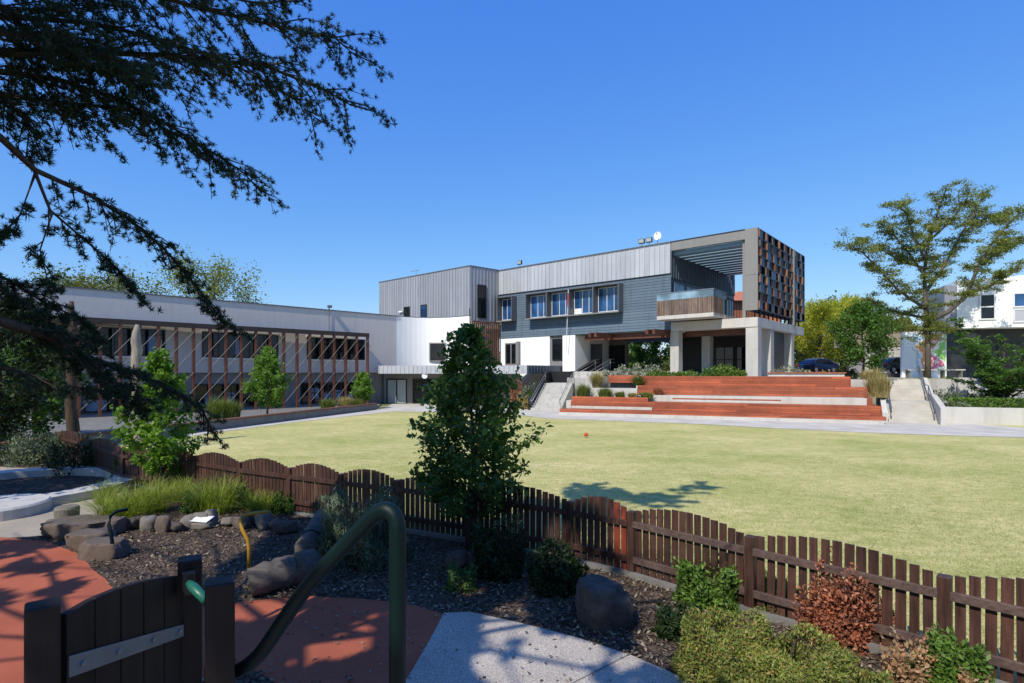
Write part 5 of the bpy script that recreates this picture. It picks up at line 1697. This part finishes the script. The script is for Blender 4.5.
# trees of the garden
grow_tree('garden_tree', 'dark leafy young tree standing inside the picket fence at the centre', 'tree', base_at(469, 9.55, 0), 4.2, .11, (lambda q: 1.06 * (1 - q) ** .8 * min(1, .6 + q * 2.4) + .05), 76, 8, 9800, .115, .062, M['l_mid'], M['bark'], .05, seed=81, spread=.13, up=.8)
grow_tree('slender_tree', 'slender bright green tree growing among the grass tussocks', 'tree', base_at(160, 13.9, 0), 3.9, .1, (lambda q: .86 * (1 - q) ** .75 * min(1, .55 + q * 2.2) + .06), 52, 8, 6800, .105, .075, M['l_bright'], M['bark_g'], .04, seed=82, spread=.15, up=.6)
# dead trunks
def snag(lab, px, Y, ztop, r0, r1, mat, seed):
    rr = random.Random(seed); b = Vector(base_at(px, Y, -.05)); n = 16
    m = MB(); pts = []; rad = []
    for i in range(n):
        f = i / (n - 1)
        pts.append(b + Vector((rr.gauss(0, .025), rr.gauss(0, .025), (ztop + .05) * f))); rad.append((r0 + (r1 - r0) * f) * (1 + rr.gauss(0, .05)))
    rad[-1] *= .45; rad[-2] *= .8; rad[0] *= 1.25
    m.tube(pts, rad, 12)
    for k in range(3):
        f = rr.uniform(.6, .92); q = b + Vector((0, 0, ztop * f)); az = rr.uniform(0, 6.28)
        m.tube([q, q + Vector((math.cos(az) * .22, math.sin(az) * .22, .12))], [.06, .02], 6)
    o = m.build('dead_trunk', mat, None, smooth=True)
    return tag(o, lab, 'dead trunk')


snag('tall brown dead trunk standing left among dark shrubs', 72, 19.4, 5.45, .21, .13, M['snag'], 3)
snag('paler grey dead trunk behind the slender green tree', 137, 22.5, 4.9, .23, .17, M['snag_g'], 4)
# dark planting at left
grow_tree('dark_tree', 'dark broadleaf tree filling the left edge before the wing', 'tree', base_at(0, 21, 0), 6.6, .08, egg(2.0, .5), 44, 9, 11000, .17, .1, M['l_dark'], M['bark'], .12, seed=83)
grow_tree('dark_tree', 'second dark tree between the left edge and the dead trunk', 'tree', base_at(36, 25, 0), 5.3, .05, egg(1.5, .45), 40, 8, 7500, .17, .1, M['l_round'], M['bark'], .1, seed=84)
grow_tree('dark_tree', 'tall dark tree just beyond the left edge that shades the left fence', 'tree', (-15.6, 10.4, 0), 9.5, .15, egg(2.9, .45), 44, 8, 9000, .24, .15, M['l_dark'], M['bark'], .2, seed=85)
rngw = np.random.default_rng(77)
nwd = 16000
Cw = np.stack([rngw.uniform(-16, 14, nwd), -7.5 - 3.5 * rngw.random(nwd), 7.2 * rngw.random(nwd) ** .8], 1)  # unseen foliage added to keep sky light off the gate and foreground
Cw[:, 2] *= .8 + .25 * np.sin(Cw[:, 0] * .9)
Vw, Fw = leaves(Cw, .42, .28, rngw)
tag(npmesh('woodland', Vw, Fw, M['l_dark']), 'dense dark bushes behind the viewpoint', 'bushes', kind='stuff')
dk = 'dark shrubs behind the round court'
for i, (px, Y, r, h, mt, lab) in enumerate(((70, 16.6, .75, 1.05, 'l_dark', 'dark shrub in front of the left end of the picket fence'), (128, 15.6, .4, .8, 'l_mid', 'dark green shrub by the fence left of the slender tree'), (8, 18.6, .9, 1.1, 'l_dark', 'dark shrub at the left edge behind the stone ring'), (36, 18.2, .8, 1.15, 'l_lav', 'grey green shrub left of the brown dead trunk'), (58, 19.0, .6, 1.0, 'l_dark', 'dark shrub touching the brown dead trunk on its left'), (88, 18.6, .5, .9, 'l_lav', 'grey green shrub right of the brown dead trunk'))):
    shrub('court_shrub', lab, 'shrub', base_at(px, Y, 0), (r, r * .8, h), 2200, .13, .035, M[mt], 250 + i, 1.0, group=dk)
exec_parts.append(5)

# ==================================================================== CEDAR
rng = np.random.default_rng(99)
TR = Vector((-6.4, .4, 0))
ced = thing('cedar_tree', 'big dark cedar whose needled branches hang into the upper left of the frame', 'tree', TR)
tk = MB()
tk.tube([TR + Vector((0, 0, -.1)), TR + Vector((.05, .05, 3)), TR + Vector((-.05, .1, 7)), TR + Vector((0, 0, 11)), TR + Vector((.05, 0, 14.5))], [.55, .42, .34, .2, .04], 14)
tuft = []                               # (position, axis, size)


def inframe(p, mg=30):
    if p[1] < .3: return False
    x = 512 + F * p[0] / p[1]; y = HZ - F * (p[2] - CZ) / p[1]
    return -mg < x < 1024 + mg and -mg < y < 683 + mg


def ced_branch(pl, r0, r1, nsub, sublen, dens, droop=.35, guard=False, start=0.0):
    pl = [Vector(p) for p in pl]; n = len(pl)
    tk.tube(pl, [(r0 + (r1 - r0) * (i / (n - 1)) ** .8) * (1 if guard else .55) for i in range(n)], 8, cap=False)
    L = [0]
    for i in range(n - 1): L.append(L[-1] + (pl[i + 1] - pl[i]).length)

    def at(s):
        for i in range(n - 1):
            if s <= L[i + 1] or i == n - 2:
                f = (s - L[i]) / max(1e-6, L[i + 1] - L[i]); return pl[i].lerp(pl[i + 1], min(1, f)), (pl[i + 1] - pl[i]).normalized()
    tot = L[-1]

    def tufts_along(a, b, m):
        for k in range(m):
            f = (k + rng.random()) / m
            p = a.lerp(b, f) + Vector(rng.normal(size=3)) * .02
            if guard and (inframe(p) or not crown_ok(p)): continue
            ax = (b - a).normalized() * .5 + Vector((rng.normal() * .5, rng.normal() * .5, .8 + rng.normal() * .3))
            tuft.append((tuple(p), tuple(ax.normalized()), rng.uniform(.75, 1.2)))
    for j in range(nsub):
        s = tot * (start + (1 - start) * (j + rng.random()) / nsub)
        a, d = at(s)
        side = Vector((d.y, -d.x, 0)); side = side.normalized() if side.length > .01 else Vector((1, 0, 0))
        sg = 1 if j % 2 else -1
        ls = sublen * rng.uniform(.45, 1.15) * (1 - .45 * s / tot)
        dd = (d * .8 + side * sg * rng.uniform(.4, .9) + Vector((0, 0, rng.uniform(-droop, .12)))).normalized()
        b = a + dd * ls * .55; c = b + (dd + Vector((0, 0, -droop * .9))).normalized() * ls * .45
        if guard and (inframe(a, 60) or inframe(c, 60) or not (crown_ok(b) and crown_ok(a.lerp(b, .5)) and crown_ok(c))): continue
        tk.tube([a, b, c], [max(.006, r1 * .9), max(.005, r1 * .6), .003], 5, cap=False)
        dv = dens * (1 if guard else .72)
        tufts_along(a.lerp(b, .15), b, max(2, int(dv * ls * .55))); tufts_along(b, c, max(2, int(dv * ls * .5)))
        for k in range(3):
            q = a.lerp(c, rng.uniform(.25, .95)); e2 = (dd + Vector(rng.normal(size=3)) * .7 + Vector((0, 0, -droop))).normalized() * ls * rng.uniform(.2, .4)
            tk.tube([q, q + e2], [.005, .003], 4, cap=False)
            tufts_along(q, q + e2, max(2, int(dens * e2.length)))
    # tufts straight on the branch, outer half
    m = int(tot * dens * (.5 if guard else .3))
    for k in range(m):
        s = tot * (start + (1 - start) * rng.random()); a, d = at(s)
        p = a + Vector(rng.normal(size=3)) * .03
        if guard and (inframe(p) or not crown_ok(p)): continue
        tuft.append((tuple(p), tuple((Vector((0, 0, 1)) + Vector(rng.normal(size=3)) * .5).normalized()), rng.uniform(.7, 1.1)))


def pxs(l):
    return [WY(x, y, Y) for x, y, Y in l]


VB_ = [
    # (trunk height, visible polyline, r0, r1, nsub, sublen, dens, start)
    (6.6, [(-30, 52, 4.5), (80, 52, 5.1), (160, 55, 5.6), (265, 66, 6.3), (325, 90, 6.9), (352, 106, 7.2)], .07, .012, 46, 1.1, 20, .0),
    (7.2, [(-30, -30, 4.4), (80, -25, 4.9), (200, 8, 5.6), (295, 30, 6.2), (335, 38, 6.6), (358, 58, 6.9)], .06, .010, 38, 1.0, 20, .0),
    (6.2, [(-40, 66, 4.7), (60, 80, 5.3), (120, 100, 5.8), (170, 126, 6.2), (220, 157, 6.6), (245, 174, 6.9), (262, 194, 7.1)], .055, .010, 38, .85, 20, .0),
    (7.0, [(-30, 14, 4.6), (80, 22, 5.2), (150, 36, 5.7), (230, 62, 6.3), (295, 100, 6.8), (320, 122, 7.1)], .05, .010, 36, .9, 20, .0),
    (6.6, [(-30, 92, 4.9), (60, 102, 5.5), (130, 110, 6.0), (190, 142, 6.5), (215, 165, 6.8)], .045, .009, 26, .75, 20, .0),
    (7.6, [(-20, -10, 4.3), (90, -18, 4.8), (200, -8, 5.5), (262, 4, 5.9), (292, 0, 6.1)], .05, .010, 22, .8, 20, .15),
    (7.0, [(-40, 30, 4.2), (30, 34, 4.6), (110, 62, 5.2), (150, 78, 5.5)], .045, .010, 22, .75, 22, .0),
    (5.0, [(-20, 122, 4.6), (0, 137, 4.8), (35, 170, 5.1), (90, 195, 5.6), (130, 220, 6.0), (165, 250, 6.3), (195, 285, 6.6), (220, 317, 6.8), (236, 330, 6.9)], .065, .010, 34, .55, 15, .22),
    (4.9, [(35, 172, 5.1), (50, 210, 5.2), (80, 236, 5.4), (115, 266, 5.6), (140, 296, 5.7)], .03, .008, 14, .42, 15, .2),
    (4.8, [(35, 174, 5.1), (20, 215, 5.0), (-5, 242, 4.9)], .022, .007, 6, .3, 12, .4),
    (4.8, [(52, 214, 5.2), (40, 250, 5.2), (48, 282, 5.2), (60, 292, 5.2)], .016, .006, 6, .25, 14, .3),
    (7.4, [(-40, 2, 4.3), (10, 10, 4.5), (70, 40, 4.9), (120, 70, 5.3), (140, 92, 5.5)], .04, .009, 28, .8, 20, .0),
    (6.4, [(-40, 78, 4.6), (0, 92, 4.8), (24, 120, 5.0), (36, 150, 5.1)], .03, .008, 16, .5, 18, .0),
    (3.6, [(-30, 314, 4.6), (0, 321, 4.8), (46, 335, 5.2), (88, 358, 5.6), (133, 372, 6.1), (175, 391, 6.5), (203, 411, 6.8), (213, 434, 6.9)], .10, .014, 34, .5, 20, .1),
    (3.7, [(-30, 276, 4.6), (0, 289, 4.8), (35, 310, 5.1), (67, 342, 5.4), (92, 366, 5.6)], .035, .008, 18, .45, 20, .1),
    (4.2, [(-30, 262, 4.7), (8, 280, 5.0), (40, 300, 5.3), (78, 318, 5.6), (104, 346, 5.8)], .03, .008, 20, .45, 20, .1),
    (4.0, [(60, 345, 5.4), (92, 372, 5.7), (118, 384, 5.9), (140, 412, 6.1)], .02, .007, 16, .4, 20, .0),
    (3.4, [(-30, 360, 4.7), (20, 372, 5.0), (60, 385, 5.3), (110, 392, 5.7), (150, 400, 6.0)], .03, .008, 16, .4, 20, .1),
]
for (zt, pl, r0, r1, ns, sl_, de, st_) in VB_:
    P = pxs(pl)
    if pl[0][0] < 0:
        tkp = TR + Vector((0, .1, zt - .3)); mid = tkp.lerp(P[0], .5) + Vector((0, 0, .1))
        tk.tube([tkp, mid, P[0]], [r0 * 1.5, r0 * 1.2, r0], 8, cap=False)
    ced_branch(P, r0, r1, ns, sl_, de, .45, False, st_)
nvis = len(tuft)
kS = -SH / math.tan(EL)
shadep = [(-30, 24), (-24, 19)] + [(x - .1, y + 1.0) for x, y in FP[:12]] + [(1.7, 8.3), (1.55, 6.4), (1.6, 5.0), (1.6, -12), (-30, -12)]

innerp = [(-30, 22), (-24, 17)] + [(x - .1, y - .75) for x, y in FP[:12]] + [(1.7, 7.4), (1.55, 6.4), (1.6, -12), (-30, -12)]


def pip(x, y, poly):
    r = False; j = len(poly) - 1
    for i in range(len(poly)):
        xi, yi = poly[i]; xj, yj = poly[j]
        if ((yi > y) != (yj > y)) and (x < (xj - xi) * (y - yi) / (yj - yi) + xi): r = not r
        j = i
    return r


def crown_ok(p):                        # upper crown shaped by where its shadow should fall, with gaps for sun flecks
    x, y = p[0] + kS.x * p[2], p[1] + kS.y * p[2]
    nz = noise.noise(Vector((x * 1.0, y * .62, 3.3))) + .5 * noise.noise(Vector((x * 2.3, y * 1.6, 8.3)))
    if .35 < x < 1.5 and 6.0 < y < 7.7: return nz > -.3
    if -7.0 < x < 1.8 and pip(x, y, shadep) and not pip(x, y, innerp): return nz > -.26
    if -1.0 < x < 2.0 and 4.6 < y < 6.2: return nz > -.14
    if pip(x, y, shadep): return nz > .03 and not (-10.4 < x < -7.4 and y > 12.2) and not (x < -5.2 and 6.5 < y < 11.2 and nz < .3)
    if ((x - 2.3) / 3.2) ** 2 + ((y - 15.6) / 4.2) ** 2 < 1: return nz > -.08
    return False


# the rest of the crown (above and behind)
for i in range(84):
    f = (i + .5) / 84; z = 5.2 + f * 8.8
    az = i * 2.39996; Lb = (6.6 * (1 - f) ** .7 + .9) * rng.uniform(.8, 1.1)
    d = Vector((math.cos(az), math.sin(az), .1))
    p0 = TR + Vector((0, 0, z)); pl = [p0, p0 + d * Lb * .35 + Vector((0, 0, .2)), p0 + d * Lb * .7 + Vector((0, 0, .15)), p0 + d * Lb - Vector((0, 0, .25))]
    if any(inframe(tuple(p), 80) for p in pl):
        keep = [p for p in pl if not inframe(tuple(p), 80)]
        if len(keep) < 2: continue
        pl = keep
    ced_branch(pl, .06 * (1 - f) + .02, .008, int(20 + Lb * 6), 1.5, 15, .3, True, .1)
for (x1, y1, z1) in ((-2.2, 5.2, 11.6), (-3.4, 6.0, 11.0), (-1.2, 5.4, 12.2), (-3.0, 4.2, 12.6), (-4.2, 5.6, 12.0), (-2.0, 6.2, 10.6)):
    p0 = TR + Vector((0, 0, z1 - .6)); p3 = Vector((x1, y1, z1))
    ced_branch([p0, p0.lerp(p3, .4) + Vector((0, 0, .3)), p0.lerp(p3, .75) + Vector((0, 0, .2)), p3], .04, .008, 34, 1.7, 8, .2, True, .25)
tk.build('trunk', M['bark'], ced, smooth=True)
nh = len(tuft)


def needles(T, nn, ln, wd, rng):
    P = np.repeat(np.array([t[0] for t in T]), nn, 0); Ax = np.repeat(np.array([t[1] for t in T]), nn, 0); S = np.repeat(np.array([t[2] for t in T]), nn)[:, None]
    D = nrm(nrm(rng.normal(size=P.shape)) * .95 + Ax * .75)
    side = nrm(np.cross(D, rng.normal(size=P.shape)))
    l_ = ln * S * rng.uniform(.7, 1.15, (len(P), 1))
    V = np.stack([P - side * wd / 2, P + side * wd / 2, P + D * l_ * .55 + side * wd * .6, P + D * l_, P + D * l_ * .55 - side * wd * .6], 1)
    return V.reshape(-1, 3), np.arange(5 * len(P)).reshape(-1, 5)


V, Fc = needles(tuft[:nvis], 26, .056, .0045, rng); npmesh('crown', V, Fc, M['l_cedar'], ced)
V, Fc = needles(tuft[nvis:], 9, .17, .075, rng); npmesh('crown', V, Fc, M['l_cedar'], ced)
print('tufts', nvis, nh - nvis)

# ==================================================================== MULCH CHIPS AND LEAF LITTER
n = 26000
Y = 5.2 + 7.5 * rng.random(n) ** 1.3; X = rng.uniform(-.75, .95, n) * Y
ok = np.ones(n, bool)


def inside(poly, x, y):
    r = np.zeros(len(x), bool); j = len(poly) - 1
    for i in range(len(poly)):
        xi, yi = poly[i]; xj, yj = poly[j]
        with np.errstate(divide='ignore', invalid='ignore'):
            c_ = ((yi > y) != (yj > y)) & (x < (xj - xi) * (y - yi) / (yj - yi + 1e-12) + xi)
        r ^= c_; j = i
    return r


bedp = [(-24, 20)] + [(x - .05, y - .12) for x, y in FP] + [(7.5, 2.5), (8, -12), (-24, -12)]
redp = gpoly([(-160, 700), (-160, 545), (-40, 539), (0, 537), (45, 541), (75, 552), (98, 572), (118, 592), (160, 606), (215, 606), (238, 602), (300, 596), (360, 598), (410, 604), (444, 614), (430, 640), (404, 683), (395, 720), (330, 720), (260, 672), (230, 665), (180, 690), (150, 730), (-160, 800)])
pathp = gpoly([(404, 684), (430, 640), (444, 613), (470, 612), (520, 623), (575, 637), (630, 655), (668, 671), (700, 688), (735, 715), (800, 780), (380, 780), (395, 720)])
courtp = gpoly([(-160, 540), (-160, 470), (-20, 466), (80, 470), (125, 480), (118, 500), (90, 522), (40, 536), (0, 538)])
ok = inside(bedp, X, Y) & (~inside(pathp, X, Y) | (rng.random(n) < .05)) & ~inside(courtp, X, Y) & (~inside(redp, X, Y) | (rng.random(n) < .06))
C = np.stack([X[ok], Y[ok], .008 + .02 * rng.random(ok.sum())], 1)
V, Fc = leaves(C, .055, .026, rng, up=2.2)
chip = leafmat('bark_chips', [(.06, .042, .03), (.13, .095, .07), (.22, .17, .13), (.34, .29, .24)], 0, .9, 2)
tag(npmesh('mulch', V, Fc, chip), kind='stuff', label='brown and grey bark chips covering the garden bed', cat='mulch')

n = 150000
Y = 5.0 + 15 * rng.random(n) ** 1.5; X = rng.uniform(-.85, 1.0, n) * Y
lp = [(x + .02, y + .1) for x, y in FP[3:]] + [(30, 5), (30, 30), (-14, 24)]
ok = inside(lp, X, Y)
C = np.stack([X[ok], Y[ok], np.full(ok.sum(), .004)], 1)
k_ = ok.sum()
ax = np.stack([rng.normal(size=k_) * .5, rng.normal(size=k_) * .5, np.ones(k_)], 1)
V, Fc = leaves(C, .045, .007, rng, up=0, axis=ax, droop=0)
tag(npmesh('grass', V, Fc, leafmat('lawn_blades', [(.16, .22, .055), (.30, .33, .11), (.46, .43, .19), (.55, .49, .26)], .25, .7, .3)), 'short mown grass blades of the lawn beyond the fence', 'grass', kind='stuff')
